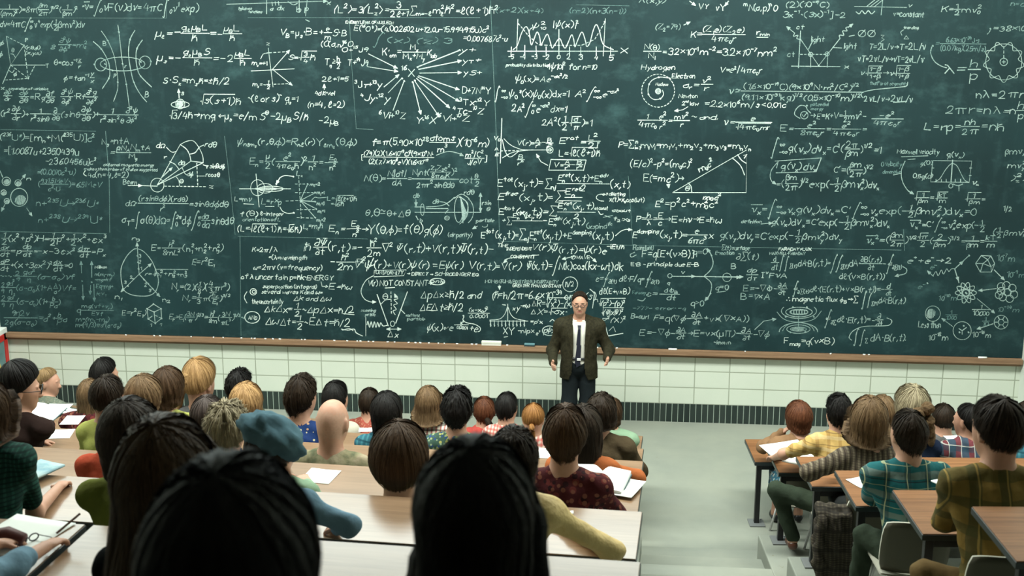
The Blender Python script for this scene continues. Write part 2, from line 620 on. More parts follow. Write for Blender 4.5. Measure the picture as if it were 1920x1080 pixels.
# ------------------------------------------------------------------ chalk writing: a single-stroke hand
GL = {}
for _l in r'''
A 043C64;1757
B 0C04;~0C3C5A3808;~0848664404
C ~5B3C1B08153455
D 0C04;~0C3C5A563404
E 5C0C0454;0848
F 5C0C04;0848
G ~5B3C1B08153455;5558;5838
H 0C04;6C64;0868
I 1C14;0C2C;0424
J 4C46;~46341406
K 0C04;5C07;2954
L 0C0454
M 040C477C84
N 040C646C
O ~3C1B08153455685B3C
P 0C04;~0C4C5A3808
Q ~3C1B08153455685B3C;3764
R 0C04;~0C4C5A3808;2854
S ~5B3C1B1948563405
T 0C6C;3C34
U ~0C06153455666C
V 0C346C
W 0C2449648C
X 0C64;6C04
Y 0C386C;3834
Z 0C6C0464
a ~49280705143446;4944
b 0C04;~07294846341405
c ~48290705143445
d 4C44;~48290705143446
e ~0747482907051434
f ~4B3C2A24;0949
g ~482907153547;49422310
h 0C04;~07294844
i 0904;0B0C
j 2922;~221001;2B2C
k 0C04;4907;1744
l 0C04
m 0904;~07294744;~47698784
n 0904;~07294744
o ~29070524454729
p 0900;~07294846341405
q 4940;~48290705143446
r 0904;~072939
s ~48291837352405
t ~2C252434;0949
u ~0905143446;4944
v 092449
w 0914385469
x 0944;4904
y 0925;4900
z 09490444
0 ~2C0A0624464A2C
1 0A2C24
2 ~0A1C3C4A3704;0454
3 ~0B2C4A28;~2848452405
4 2C0757;4A44
5 4C0C08;~0839462405
6 ~4C19052445472816
7 0C4C14
8 ~2C0A28452405284A2C
9 ~4A2C0A084A;4A34
+ 2A26;0848
- 0848
= 0949;0747
( ~2D0A0623
) ~0D2A2603
[ 2D0D0323
] 0D2D2303
/ 033D
. 0405
, 1503
* 0B29;2B09;1C18
' 1C0A
: 0809;0405
< 4A0846
> 0A4806
≥ 0B4907;0646
~ ~08193748
≃ ~0A1B394A;0747
≡ 0A4A;0848;0646
× 0A46;4A06
· 0809;1809
± 2B27;0949;0545
∝ ~69372617293769
∞ ~472908254769886547
→ 0868;4A6846
← 6808;2A0826
| 0D03
& ~540A1C2A0615345 7
α ~5A360525385 5
β ~00082C4A2848452406
θ ~2C0A0624464A2C;0848
φ ~29070524454729;3C11
ψ ~0A071535575A;3D11
Ψ ~0B08263648;~485B;3D14;1D5D
Φ ~3A18163455685A3A;3C34
π ~08296979;2924;5954
μ 0900;~06143446;4944
ν ~09192449;4A49
λ 0C1C54;2904
σ 5929;~29070524454738
ρ ~00072948463415
η 0904;~07294841
ε ~48291827;~2706143445
ω ~1907051436;~36546769
τ 0949;2924
ξ ~4C1B3828;~280634411
Δ 043C6404
∇ 0C346C0C
Ω 0424;~2407093B696744;4464
∑ 6B6C0C38046465
Π 0C6C;1C14;5C54
∂ ~1C3C4A45240506284 7
∫ ~6E5F3A251001
∮ ~6E5F3A251001;~5737171828475957
ħ 0C04;~07294844;0A3B
ℓ ~06393B2C1A153445
⟨ 3D0803
⟩ 0D3803
○ ~3C1B08153455685B3C
⊖ ~3C1B08153455685B3C;1858
∴ 0405;4445;2829
'''.strip().split('\n'):
    _c, _d = _l[0], _l[2:].replace(' ', '')
    ss = []
    for st in _d.split(';'):
        sm = st.startswith('~')
        st = st.lstrip('~')
        ss.append((sm, [(int(st[i], 16), int(st[i + 1], 16) - 4) for i in range(0, len(st) - 1, 2)]))
    GL[_c] = ss


def catmull(p, n=4):
    if len(p) < 3:
        return p
    out = []
    q = [p[0]] + list(p) + [p[-1]]
    for i in range(1, len(q) - 2):
        a, b, c, d = (np.array(q[j], float) for j in (i - 1, i, i + 1, i + 2))
        for k in range(n):
            t = k / n
            out.append(tuple(.5 * (2 * b + (c - a) * t + (2 * a - 5 * b + 4 * c - d) * t * t + (3 * b - a - 3 * c + d) * t ** 3)))
    out.append(tuple(p[-1]))
    return out


def tr(st, sx, sy, dx, dy):
    return [[(x * sx + dx, y * sy + dy) for x, y in s] for s in st]


def parse(s, i=0, stop=None):
    """tiny formula language: ^{} _{} \\f{}{} \\q{} \\b{}; returns strokes, width, end"""
    out, x, last = [], 0.0, 0.0
    def arg(i):
        if s[i] == '{':
            return parse(s, i + 1, '}')
        st, wd, _ = parse(s[i], 0)
        return st, wd, i + 1
    while i < len(s):
        c = s[i]
        if stop and c == stop:
            return out, x, i + 1
        if c in '^_':
            st, wd, j = arg(i + 1)
            out += tr(st, .58, .58, x - .6 if c == '_' or s[i - 1] != '}' else x, 5.6 if c == '^' else -2.6)
            nx = x + wd * .58
            if j < len(s) and s[j] in '^_' and s[j] != c:
                st, wd, j2 = arg(j + 1)
                out += tr(st, .58, .58, x, 5.6 if s[j] == '^' else -2.6)
                nx = max(nx, x + wd * .58)
                j = j2
            x, i = nx + .2, j
        elif c == '\\':
            k = s[i + 1]
            a, wa, j = arg(i + 2)
            if k == 'f':
                b, wb, j = arg(j)
                wd = max(wa, wb)
                sc = .85
                ha = max([y for q in b for _, y in q] + [8])
                la = min([y for q in a for _, y in q] + [0])
                out += tr(a, sc, sc, x + .6 + (wd - wa) * sc / 2, 5.4 - min(0, la) * .6)
                out += tr(b, sc, sc, x + .6 + (wd - wb) * sc / 2, 2.6 - ha * sc)
                out.append([(x - .2, 3.9), (x + wd * sc + 1, 4.1)])
                x += wd * sc + 2
            elif k == 'q':
                hi = max([y for q in a for _, y in q] + [8]) + 1.5
                out.append([(x, 3), (x + 1, 4), (x + 2, -1), (x + 3.2, hi), (x + 3.5 + wa, hi + .2)])
                out += tr(a, 1, 1, x + 3.6, 0)
                x += wa + 4.2
            elif k == 'b':
                out += tr(a, 1, 1, x, 0)
                out.append([(x - .3, 9.5), (x + wa, 9.7)])
                x += wa
            i = j
        elif c == ' ':
            x += 2.2
            i += 1
        else:
            if c in GL:
                wd = max(p[0] for q in GL[c] for p in q[1])
                big = c in '∫∮∑'
                sy = 1.5 if big else 1.0
                an = rnd.uniform(.02, .24)
                dy = rnd.uniform(-.7, .7) + (-1.6 if big else 0)
                sk = rnd.uniform(.84, 1.1)
                for sm, pts in GL[c]:
                    pts = [(px + rnd.uniform(-.3, .3), py + rnd.uniform(-.3, .3)) for px, py in pts]
                    if sm:
                        pts = catmull(pts)
                    out.append([(x + px * sk + py * an * sy, py * sk * sy + dy) for px, py in pts])
                x += wd * sk + rnd.uniform(1.0, 2.4)
            i += 1
    return out, x, i


def chalkmat(name, lo, hi):
    m, nd, ln, b = newmat(name, 0.95, 0.05)
    v = objco(nd)
    n = noise_n(nd, ln, v, 70, 3, 0.7)
    n2 = noise_n(nd, ln, v, 3.5, 2)
    f = math_n(nd, ln, 'ADD', math_n(nd, ln, 'MULTIPLY', n, 0.8), math_n(nd, ln, 'MULTIPLY', n2, 0.5))
    ln.new(ramp_n(nd, ln, f, [(0.42, lo), (0.80, hi)]), b.inputs['Base Color'])
    return m


CH = [chalkmat('chalk_faint', (0.035, 0.10, 0.10), (0.17, 0.26, 0.25)),
      chalkmat('chalk_mid_falloff', (0.08, 0.17, 0.165), (0.36, 0.46, 0.43)),  # mid-strength chalk, also darkened for the light falling off rightward
      chalkmat('chalk_strong', (0.18, 0.29, 0.28), (0.66, 0.74, 0.69))]


def chalk(name, strokes, lev, wpx=1.65):
    """strokes: polylines in measured coordinates, laid on the board's face as chalk ribbons"""
    V, F = [], []
    for s in strokes:
        W = []
        for u, v in s:
            p = at(u, v, BFACE)
            W.append((p[0], p[2]))
        if len(W) < 2:
            continue
        hw = wpx * 0.0062 / 2 * rnd.uniform(.8, 1.2)
        b = len(V)
        y = BFACE - 0.0012 - rnd.random() * 0.0006
        L = []
        for i in range(len(W)):
            a, c = W[max(i - 1, 0)], W[min(i + 1, len(W) - 1)]
            dx, dz = c[0] - a[0], c[1] - a[1]
            l = math.hypot(dx, dz) or 1e-6
            nx, nz = -dz / l, dx / l
            ex = (dx / l * hw * .6 * (-1 if i == 0 else 1 if i == len(W) - 1 else 0), dz / l * hw * .6 * (-1 if i == 0 else 1 if i == len(W) - 1 else 0))
            q = hw * rnd.uniform(.75, 1.2)
            V.append((W[i][0] + nx * q + ex[0], y, W[i][1] + nz * q + ex[1]))
            V.append((W[i][0] - nx * q + ex[0], y, W[i][1] - nz * q + ex[1]))
        for i in range(len(W) - 1):
            F.append((b + 2 * i, b + 2 * i + 2, b + 2 * i + 3, b + 2 * i + 1))
    if F:
        return mesh_obj(name, V, F, CH[lev], board)


def write(u0, u1, yb, cap, text, lev=1, rot=0.0, nm='equation'):
    st, wd, _ = parse(text)
    sx = (u1 - u0) / max(wd - 1.7, 1)
    sy = cap / 8
    ca, sa = math.cos(rot), math.sin(rot)
    out = []
    for s in st:
        out.append([(u0 + (x * sx) * ca + (y * sy) * sa, yb + 0.012 * x * sx + (x * sx) * sa - (y * sy) * ca) for x, y in s])
    return out if nm is None else chalk(nm, out, lev, 1.05 + cap * .025)


def seg(txt):
    """'x,y x,y ...;~...' -> strokes; ~ smooth, - dashed, > arrow head at the end, o dots at the points"""
    res = []
    for part in txt.split(';'):
        part = part.strip()
        fl = ''
        while part and part[0] in '~->o':
            fl += part[0]
            part = part[1:]
        pts = [tuple(float(q) for q in a.split(',')) for a in part.split()]
        if '~' in fl:
            pts = catmull(pts, 5)
        if '-' in fl:
            for a, b in zip(pts, pts[1:]):
                n = max(1, int(math.hypot(b[0] - a[0], b[1] - a[1]) / 7))
                for i in range(n):
                    res.append([(a[0] + (b[0] - a[0]) * (i + t) / n, a[1] + (b[1] - a[1]) * (i + t) / n) for t in (0.1, .65)])
        elif 'o' in fl:
            for a in pts:
                res.append([(a[0] - 1.2, a[1]), (a[0] + 1.2, a[1])])
                res.append([(a[0], a[1] - 1.2), (a[0], a[1] + 1.2)])
                res.append([(a[0] - 1, a[1] - 1), (a[0] + 1, a[1] + 1)])
        else:
            res.append(pts)
        if '>' in fl:
            (ax, ay), (bx, by) = pts[-2], pts[-1]
            l = math.hypot(bx - ax, by - ay) or 1
            dx, dy = (bx - ax) / l, (by - ay) / l
            for k in (-2.6, -1.3, 0, 1.3, 2.6):
                res.append([(bx, by), (bx - dx * 6.5 - dy * k, by - dy * 6.5 + dx * k)])
    return res


def ell(cx, cy, rx, ry, a0=0, a1=360, n=22, rot=0):
    o = []
    for i in range(n + 1):
        t = R(a0 + (a1 - a0) * i / n)
        x, y = rx * math.cos(t), ry * math.sin(t)
        o.append((cx + x * math.cos(rot) - y * math.sin(rot), cy + x * math.sin(rot) + y * math.cos(rot)))
    return o


def hatch(cx, cy, rx, ry, n=9):
    return [[(cx + rx * .9 * t, cy - ry * math.sqrt(max(0, 1 - t * t)) * .8), (cx + rx * .9 * t - rx * .15, cy + ry * math.sqrt(max(0, 1 - t * t)) * .8)]
            for t in [(-.9 + 1.8 * i / (n - 1)) for i in range(n)]]


# faint lines between the board's sections
for _pl in [[(0, 33.5), (312, 34)], [(312, 0), (312, 34)], [(465, 33), (900, 33)], [(920, 0), (921, 34)], [(0, 243), (180, 246)], [(0, 434), (200, 438)],
                     [(655, 34), (660, 130), (668, 241)], [(668, 241), (700, 243)], [(921, 34), (930, 240), (937, 450)], [(198, 246), (205, 340), (206, 436)],
                     [(421, 255), (432, 350), (441, 440)], [(446, 443), (690, 448)], [(937, 452), (1186, 460)], [(1178, 330), (1183, 400), (1186, 460)],
                     [(1186, 460), (1690, 469)], [(1694, 430), (1696, 470)], [(1080, 9), (1180, 11)], [(450, 443), (452, 630)]]:
    chalk('panel_line', [_pl], 0, 0.8)
# row 1 ------------------------------------------------------------
for it in [
    (0, 145, 22, 10, '\\f{1}{(βm)^2})=8π(\\f{βm}{2π})^{3/2}(\\f{1}{βm})^2', 1), (154, 372, 19, 13, '·\\bν=∫_0νF(ν)dν=4πC∫_0ν^1exp)', 1),
    (0, 157, 50, 11, 'dν=4πC∫_0^∞ν^4exp(\\f12βmν^2)dν', 1), (110, 163, 88, 9, '\\f{∂^2ψ}{∂φ^2}=m_ℓ^2', 0), (95, 103, 92, 8, '8', 0),
    (102, 152, 122, 10, 'θ=cos^{-1}\\f{z}{r}', 1), (120, 176, 150, 10, 'φ=tan^{-1}\\f{y}{x}', 1),
    (7, 22, 184, 9, '\\f{∂ψ}{∂r}', 1), (36, 102, 186, 10, '\\f{∂ψ}{∂θ}=Rg\\f{∂f}{∂θ}', 1), (114, 182, 186, 10, '\\f{∂^2ψ}{∂φ^2}·Rf\\f{∂^2g}{∂φ^2}', 1),
    (2, 258, 218, 11, '(r^2\\f{∂ψ}{∂r})+\\f{1}{r^2sinθ}\\f{∂}{∂θ}(sinθ\\f{∂ψ}{∂θ})+\\f{1}{r^2sin^2θ}\\f{∂^2ψ}{∂φ^2}', 1),
    (292, 452, 68, 13, 'μ_ℓ=-\\f{g_ℓμ_BL}{ħ}=-\\f{μ_BL}{ħ}', 2), (294, 470, 114, 13, 'μ_s=-\\f{g_sμ_BS}{ħ}=-2\\f{μ_BL}{ħ}', 2),
    (306, 428, 156, 12, 'S·S_z=m_sħ=±ħ/2', 2), (376, 450, 195, 13, '\\q{s(s+1)}ħ', 2), (464, 558, 190, 12, '~(ℓ or s)^~ g_s=1', 2),
    (318, 577, 222, 13, '\\q3/4ħ→mg ←μ_s=e/m S^⊖-2μ_BS/ħ', 2), (598, 634, 231, 12, '-2μ_B', 2), (525, 650, 66, 12, 'V_B=μ_s·B=+\\f{e}{m}S·B', 2),
    (602, 662, 87, 10, '(C(a,n)^{16}O', 2), (641, 688, 97, 9, '○+^{15}J9', 2), (609, 638, 122, 11, 'T_η≥\\f{h}{2}', 2), (652, 690, 123, 12, 'T+^{14}J9', 2),
    (604, 652, 152, 9, '2ℓ+1=5', 2), (590, 627, 178, 8, '4d level', 2), (577, 645, 201, 11, '(n=4, ℓ=2)', 2),
    (627, 932, 23, 13, '⟨L^2⟩=3⟨L_z^2⟩=\\f{3}{2ℓ+1}∑_{m=-ℓ}m_ℓ^2ħ^2=ℓ(ℓ+1)ħ^2', 2), (664, 917, 58, 10, 'E(^{16}O*)=(4.002602u+12.0u-15.994915u)c^2', 2),
    (869, 951, 77, 10, '=0.007687c^2·u', 2), (717, 818, 103, 12, "K'_{cm}=\\f{M_x}{M_x+M_y}K_{lab}", 2), (753, 778, 142, 15, '^{16}X', 2),
    (863, 892, 98, 10, 'γy+', 2), (868, 899, 118, 10, 'yτ+', 2), (870, 903, 141, 10, 'yS+', 2), (867, 920, 175, 11, 'D+7N^{14}Y', 2),
    (862, 915, 197, 11, '^3Tx·^{12}Y', 2), (850, 905, 213, 11, '^4Tc-^{10}Z', 2), (822, 880, 227, 11, '^6Vi+^{10}Z', 2), (780, 816, 231, 12, 'Y·^{16}X', 2),
    (712, 760, 222, 12, '^6Vi+^{10}Z', 2), (677, 730, 189, 11, '^4Jy·^{12}y', 2), (666, 715, 164, 11, '^3Jτ+^{13}y', 2),
    (998, 1024, 52, 9, 'ψ_{10}^2', 2), (1038, 1084, 51, 11, '|ψ(x)|^2', 2), (1020, 1117, 129, 10, '→|ψ10|^2 for n=10', 2),
    (967, 1064, 153, 11, 'ψ_0(x)=Ae^{-ax^2/2}', 2), (928, 1066, 181, 12, '∫_{-∞}^∞ψ_0*(x)ψ_0(x)dx=1', 2), (1078, 1160, 181, 11, 'A^2∫_{-∞}^∞e^{-ax^2}', 2),
    (959, 1062, 209, 12, '2A^2∫_0^∞e^{-ax^2}dx=1', 2), (1016, 1110, 235, 12, '2A^2(\\f12\\q{\\f{a}{π}})=1', 2),
    (1229, 1275, 55, 10, '(Z_2=79)', 1), (1295, 1396, 70, 12, 'K=\\f{(Z_1e)(Z_2e)}{4πε_0r}', 2), (1419, 1443, 64, 9, 'r_{min}', 2),
    (1207, 1456, 102, 12, '\\f{N(θ)}{N_i}=32×10^{-1}m^{-2}=3.2×10^{-7}nm^2', 2), (1202, 1265, 130, 9, 'Hydrogen', 2), (1260, 1303, 146, 9, 'Electron', 2),
    (1281, 1335, 163, 11, 'a_r=\\f{ν^2}{r}', 2), (1350, 1427, 136, 10, 'V=e^2/4πε_0r', 2), (1272, 1307, 183, 7, 'Newton', 2), (1279, 1309, 197, 7, '2^{nd} law', 2),
    (1366, 1615, 176, 12, 'ν≃\\f{(1.6×10^{-19}C)(9×10^9N·m^2/C^2)^{1/2}}{(9.11×10^{-31}kg)^{1/2}(0.5×10^{-10}m)^{1/2}}', 1), (1321, 1473, 200, 10, '=2.2×10^6m/s<0.01c', 2),
    (1196, 1292, 231, 12, '\\f{1}{4πε_0}\\f{e^2}{r^2}=\\f{mν^2}{r}', 2), (1296, 1345, 223, 8, '~ and,', 2), (1357, 1446, 234, 11, 'ν=\\f{e}{\\q{4πε_0mr}}', 2),
    (1198, 1246, 5, 9, 'λ(x,y)', 1), (1310, 1328, 17, 10, 'VY', 2), (1342, 1359, 19, 11, 'νY', 2), (1395, 1456, 19, 12, '^mN(a,p)^nO', 2),
    (1473, 1553, 13, 10, '(2)(10^{-9}C)', 1), (1468, 1583, 32, 11, '3x^{-1}·(3x)^{-1}]-2', 1), (1675, 1732, 31, 10, 'v=constant', 1),
    (1493, 1508, 54, 9, 'ct', 1), (1476, 1490, 106, 9, 'ct', 1), (1584, 1592, 128, 8, 'x', 1), (1521, 1545, 78, 10, 'light', 1), (1582, 1606, 91, 10, 'light', 1),
    (1629, 1736, 92, 11, 'T=2L/ν→T=2L/γν', 1), (1608, 1731, 115, 11, 'νT=2νL/ν→νT=2νL/γν', 1), (1613, 1706, 141, 9, 'ν\\q{\\f{1-β}{1+β}}→ν\\q{\\f{1-β}{1+β}}', 1),
    (1620, 1711, 190, 11, '2νL/γν→2νL/ν', 1), (1520, 1622, 222, 11, '→E=K+V=\\f12mν^2-', 1), (1635, 1692, 228, 11, '\\f{-e^2}{4πε_0r}', 1),
    (1462, 1625, 246, 11, 'E=-\\f{e^2}{8πε_0r}=\\f{e^2}{4πε_0r}=', 1), (1765, 1838, 22, 10, 'K=\\f12mν_0^2', 1), (1895, 1920, 11, 9, 'n=c', 0), (1862, 1922, 58, 10, '=38×10', 1),
    (1754, 1848, 87, 11, '=\\f{6.63×10^{-34}J·s}{(0.07kg)(25m/s)}', 0), (1772, 1836, 138, 17, 'λ=\\f{h}{p}', 1), (1830, 1918, 183, 14, 'nλ=2πr', 1),
    (1773, 1920, 213, 15, '2πr=nλ=n\\f{h}{p}', 1), (1733, 1880, 243, 14, 'L=rp=\\f{nh}{2π}=nħ', 1),
    # row 2
    (0, 177, 263, 12, '(^{236}U*)=[m_n+M(^{235}U)]c^2', 1), (8, 146, 289, 12, '=[1.0087u+235.0439u', 1), (85, 180, 308, 11, '-236.0456u]c^2', 1),
    (70, 140, 327, 10, '=(0.0070c^2·u)', 0), (72, 190, 350, 10, '(\\f{931.5 MeV}{c^2·U})=6.5MeV', 0), (68, 182, 387, 12, 'n+^{235}U→^{236}U*', 0), (72, 190, 417, 12, 'n+^{238}U→^{239}U*', 0),
    (191, 241, 270, 12, 'N_s=ntA', 1), (207, 282, 291, 11, '=\\f{ρN_AN_mtA}{M_g}', 1), (165, 240, 332, 10, '4d(n=4,ℓ=2)', 1),
    (236, 428, 386, 11, 'dΩ·\\f{(rsinθdφ)(rdθ)}{r^2}=sinθdφdθ', 1), (229, 437, 418, 13, 'σ_T=∫σ(θ)dΩ=∫_0^{2π}dφ∫_0^π\\f{dσ}{dΩ}sinθdθ', 1),
    (445, 667, 270, 12, 'ψ_{nℓm_ℓ}(r,θ,φ)=R_{nℓ}(r)Y_{ℓm_ℓ}(θ,φ)', 1), (468, 632, 308, 12, 'E_n=\\f{μ}{2}(\\f{e^2}{4πε_0ħ})^2\\f{1}{n^2}=-\\f{E_0}{n^2}', 1),
    (440, 471, 377, 9, 'L=mν', 1), (490, 527, 382, 10, 'L=r×p', 1), (451, 482, 405, 9, 'f(θ)', 2), (445, 564, 434, 12, '(L=\\q{ℓ(ℓ+1)}ħ=\\q6ħ)', 2),
    (614, 668, 376, 8, 'L=\\q{ℓ(ℓ+1)}ħ', 1), (621, 644, 386, 8, '=\\q6ħ', 1), (569, 605, 428, 9, 'L_z=m_ℓħ', 1), (617, 690, 434, 12, 'E_n=-\\f{E_0}{n^2}→', 2),
    (697, 915, 272, 13, 'f=π(5.90×10^{28}\\f{atoms}{m^3})(10^{-6}m)', 2), (678, 813, 299, 10, '[\\f{(79)(2)(1.6×10^{-19}C)^2(9×10^9N·}{(2)(7.7×10^6eV)(1.6×10^{-19}}', 2),
    (872, 912, 302, 11, '\\f{m^2/C^2}{J/eV}]', 2), (683, 898, 340, 12, 'N(θ)=\\f{N_i|df|}{dA}=\\f{N_int(\\f{Z_1Z_2e^2}{8πε_0K})^2}{2πr^2sinθdθ}cot\\f{θ}{2}', 1),
    (685, 768, 405, 13, 'θ,θ≃θ+Δθ', 1), (689, 828, 437, 15, 'Y(θ,φ)=f(θ)g(φ)', 2), (970, 1036, 272, 9, 'V(r)=\\f{A}{r^n}-\\f{B}{r^m}', 2),
    (1049, 1124, 270, 12, 'E^{rot}=\\f{L^2}{2I}', 2), (1048, 1123, 292, 12, 'L=\\q{ℓ(ℓ+1)}ħ', 2), (1038, 1092, 313, 9, 'V=\\f{A}{r^n}-\\f{B}{r^m}', 2),
    (933, 1180, 349, 13, 'E^{tot}(x_j,t)=∑_{n≠j}\\f{E_n^{ret}(x,t)+E_n^{adv}}{2}(x,t)', 2), (934, 1090, 375, 13, 'E^{free}(x_j,t)=∑\\f{E_n^{ret}}{ }', 2),
    (1143, 1207, 378, 8, 'x(t)=x_0cos(ωt)', 2), (935, 1115, 402, 12, 'E^{tot}(x_j,t)=∑\\f{E_n^{ret}(x_j,t)}{2}', 2), (941, 1094, 419, 11, '+∑\\f{E_n^{ret}(x_j,t)}{ }-E_n^{adv}(x_j,t)', 2),
    (1100, 1148, 428, 9, '(xspind^{1/c}', 1), (902, 1149, 446, 13, 'E^{tot}(x_j,t)=∑_{n≠j}E_n^{ret}(x_j,t)+E^{damping}(x_j,t)', 2),
    (1160, 1408, 276, 11, 'P=∑_{i=1}^nm_iv_i=m_1v_1+m_2v_2+m_3v_3=m_nv_n', 2), (1182, 1297, 312, 12, '(E/c)^2-p^2=(m_0c)^2', 2), (1207, 1281, 340, 13, 'E(=mc^2)→', 2),
    (1229, 1346, 387, 12, 'E^2=p^2c^2+m^2_0c^2', 2), (1193, 1352, 416, 11, 'P=\\f{h}{λ}=\\f{E}{c}→E=hν→E=ħω', 2), (1186, 1338, 445, 12, 'E^{damping}(x_j,t)=\\f{e}{6πc^3}x', 2),
    (1446, 1652, 284, 13, '∫_{-∞}^∞g(ν_x)dν_x=C^{1}(\\f{2π}{βm})^{1/2}=1', 1), (1464, 1530, 317, 13, 'g(ν_x)dν_x', 1), (1456, 1648, 350, 13, "=(\\f{βm}{2π})^{1/2}exp(-\\f12βmν_x^2)dν_x", 1),
    (1563, 1637, 324, 12, "C'=(\\f{βm}{2π})^{1/2}", 1), (1409, 1830, 398, 12, "\\b{ν_x}=∫_{-∞}^∞ν_xg(ν_x)dν_x=C'∫_{-∞}^∞ν_xexp(-\\f12βmν_x^2)dν_x=0", 1),
    (1447, 1668, 421, 12, "g(ν_x)dν_x≡C'exp(-\\f12βmν_x^2)dν_x", 1), (1350, 1578, 447, 12, "g(ν_y)dν_y≡C'exp(-\\f12βmν_y^2)dν_y", 1),
    (1625, 1868, 455, 11, '\\b{ν_x}^2=(\\f{βm}{2π})^{1/2}\\f{\\qπ}{2}(\\f{2}{βm})^{3/2}=\\f{1}{βm}=\\f{kT}{m}', 1), (1715, 1776, 375, 9, '\\q{\\f{1}{βm}}=\\q{\\f{kT}{m}}', 1), (1810, 1848, 377, 9, '\\q{\\f{1}{βm}}=', 1),
    (1707, 1846, 426, 11, "\\b{ν_x}^2=C'∫_{-∞}^∞ν_x^2exp(-\\f12", 1), (1862, 1922, 440, 10, '(\\f12βmν_x^2', 1), (1885, 1922, 288, 10, 'βmν_x', 1), (1889, 1922, 314, 9, 'mν_y^2', 1),
    (1896, 1922, 338, 10, ')_z^2)', 1), (1881, 1897, 396, 9, '1/2', 1), (1775, 1806, 294, 9, 'g(ν_x)', 1), (1726, 1748, 309, 8, 'g(0)', 1), (1712, 1748, 334, 8, '0.5g(0)', 1),
    # row 3
    (3, 199, 452, 11, '\\f12(x^2+p^2)H=\\f12p^2+\\f12x^2+εx^3', 1), (0, 198, 475, 10, '\\f{dx}{dt}=p\\f{dp}{dt}=-x-3εx^2 \\f{dπ}{dt}=P_x', 1), (0, 136, 501, 10, '\\f{dP}{dt}+(x+3εx^2)^2\\f{dx}{dt}=0', 1),
    (0, 140, 522, 9, '~·~·\\f29\\f{ga^2}{η}(σ-σ_0)νf', 0), (2, 141, 544, 10, '\\f29\\f{ga^2}{η}(σ-σ_0)(1+A\\f{λ}{a})Vf=', 0), (2, 112, 570, 10, '\\f29\\f{ga^2}{η}(σ-σ_0)(1+\\f{b}{Pa})', 0),
    (8, 126, 601, 11, '\\f{9η2ν}{2g(σ-σ_0)}=a^2+\\f{b}{P}a', 0), (145, 212, 586, 9, 'q\\f{mg(νf+ν_r)}{Eνf}', 0), (142, 204, 602, 8, 'm=(m_1-m_a)', 0), (142, 226, 613, 9, 'm=(4/3)πa^3(σ-σ_0)', 0),
    (284, 417, 470, 11, 'E=\\f{h^2}{8mL^2}(n_1^2+n_2^2+n_3^2)', 1), (360, 402, 497, 11, 'E=r^2E_1', 1), (272, 351, 517, 8, 'r=\\q{n_1^2+n_2^2+n_3^2}', 1), (322, 428, 543, 11, 'N_r=(2)(\\f18)(\\f43πr^3)', 1),
    (342, 431, 563, 10, 'N_r=\\f13π(\\f{E_r}{E_1})^{3/2}', 1), (229, 272, 591, 10, 'E=r^2E_1)', 1), (317, 457, 599, 10, 'E_F=E_1(\\f{3N}{π})^{2/3}=\\f{h^2}{8m}(\\f{3N}{πL^3})^{2/3}~', 1),
    (570, 678, 470, 14, 'iħ \\f{∂Ψ}{∂t}(r,t)=-', 2), (473, 520, 472, 9, 'K=2π/λ', 2), (619, 702, 498, 14, '-\\f{ħ^2}{2m}∇^2ψ', 2), (475, 604, 505, 9, 'ω=2πν (ν=frequency)', 2),
    (452, 625, 523, 9, 'of λ uncertain p=ħk·ENERGY', 2), (603, 658, 542, 10, '→E=ħω', 2), (551, 619, 563, 8, 'Δk and Δω', 2), (496, 664, 585, 12, 'ΔkΔx=\\f12~ΔpΔx=ħ/2', 2), (498, 656, 609, 13, 'ΔωΔt=\\f12~EΔt=ħ/2', 2),
    (688, 926, 472, 15, '\\f{ħ^2}{2m}∇^2 Ψ (r,t)+V(r,t)Ψ(r,t)-', 2), (664, 976, 502, 13, '∇^2ψ (r)+V(r)ψ (r) =Eψ(r)  V(r,t)=V(r)', 2), (690, 809, 535, 10, 'V(r) NOT CONSTANT→', 2),
    (789, 902, 558, 13, 'ΔpΔx≥ħ/2 and', 2), (788, 867, 582, 13, 'ΔEΔt≥ħ/2', 2), (878, 917, 591, 8, '\\f{(x-x_0)^2}{0.0001}', 2), (801, 896, 620, 12, 'ψ(x)∝e^{-\\f{x^2}{0.0001}}+e', 2),
    (997, 1030, 469, 11, 'V(r)', 2), (1034, 1169, 474, 13, 'Ψ(r,t)=ψ(r)e^{-iEt/ħ}', 2), (988, 1168, 504, 14, 'Ψ(x,t)=∫N(k)cos(kx-ωt)dk', 2), (923, 1115, 560, 14, '(ħ=h/2π=6.6×10^{-34} or MKs)', 2),
    (961, 993, 582, 9, 'xy^{-n(y)}', 2), (994, 1016, 606, 7, "=p'x", 2), (943, 964, 627, 13, 'XY', 2), (970, 1001, 624, 8, '-nlpx', 2), (1005, 1013, 628, 7, 'e^t', 2), (1020, 1040, 623, 9, 'pψx', 2),
    (998, 1081, 574, 11, 'ΔR=\\q{⟨x^2⟩-⟨x⟩^2}', 2), (996, 1062, 589, 10, 'ΔX=\\q{·σx·}', 2), (1123, 1172, 573, 9, '\\q{⟨p^2⟩-⟨p⟩^2}', 2), (1128, 1168, 590, 9, '\\q{⟨Ψ|x|Ψ⟩^2}', 2), (1130, 1172, 604, 9, 'P^2⟨X⟩^2', 2),
    (1117, 1235, 527, 11, 'ε=∮_{∂Σ(t)} dℓ·F/q=∮_{∂Σ(t)}', 1), (1124, 1179, 551, 11, 'dℓ(E+v×B)', 2), (1204, 1299, 481, 12, 'F=q[E+(v×B)]', 2), (1300, 1324, 477, 10, 'q=0', 1), (1342, 1364, 543, 10, 'q=0', 1), (1296, 1319, 573, 10, 'q>0', 1),
    (1380, 1421, 486, 11, '∂∑(t)', 1), (1212, 1273, 556, 10, 'ε=-\\f{dΦ_B}{dt}', 1), (1183, 1215, 597, 8, 'B=curl', 1), (1226, 1403, 601, 11, 'F=q(∇φ-\\f{∂A}{∂t}+v×(∇×A))', 1),
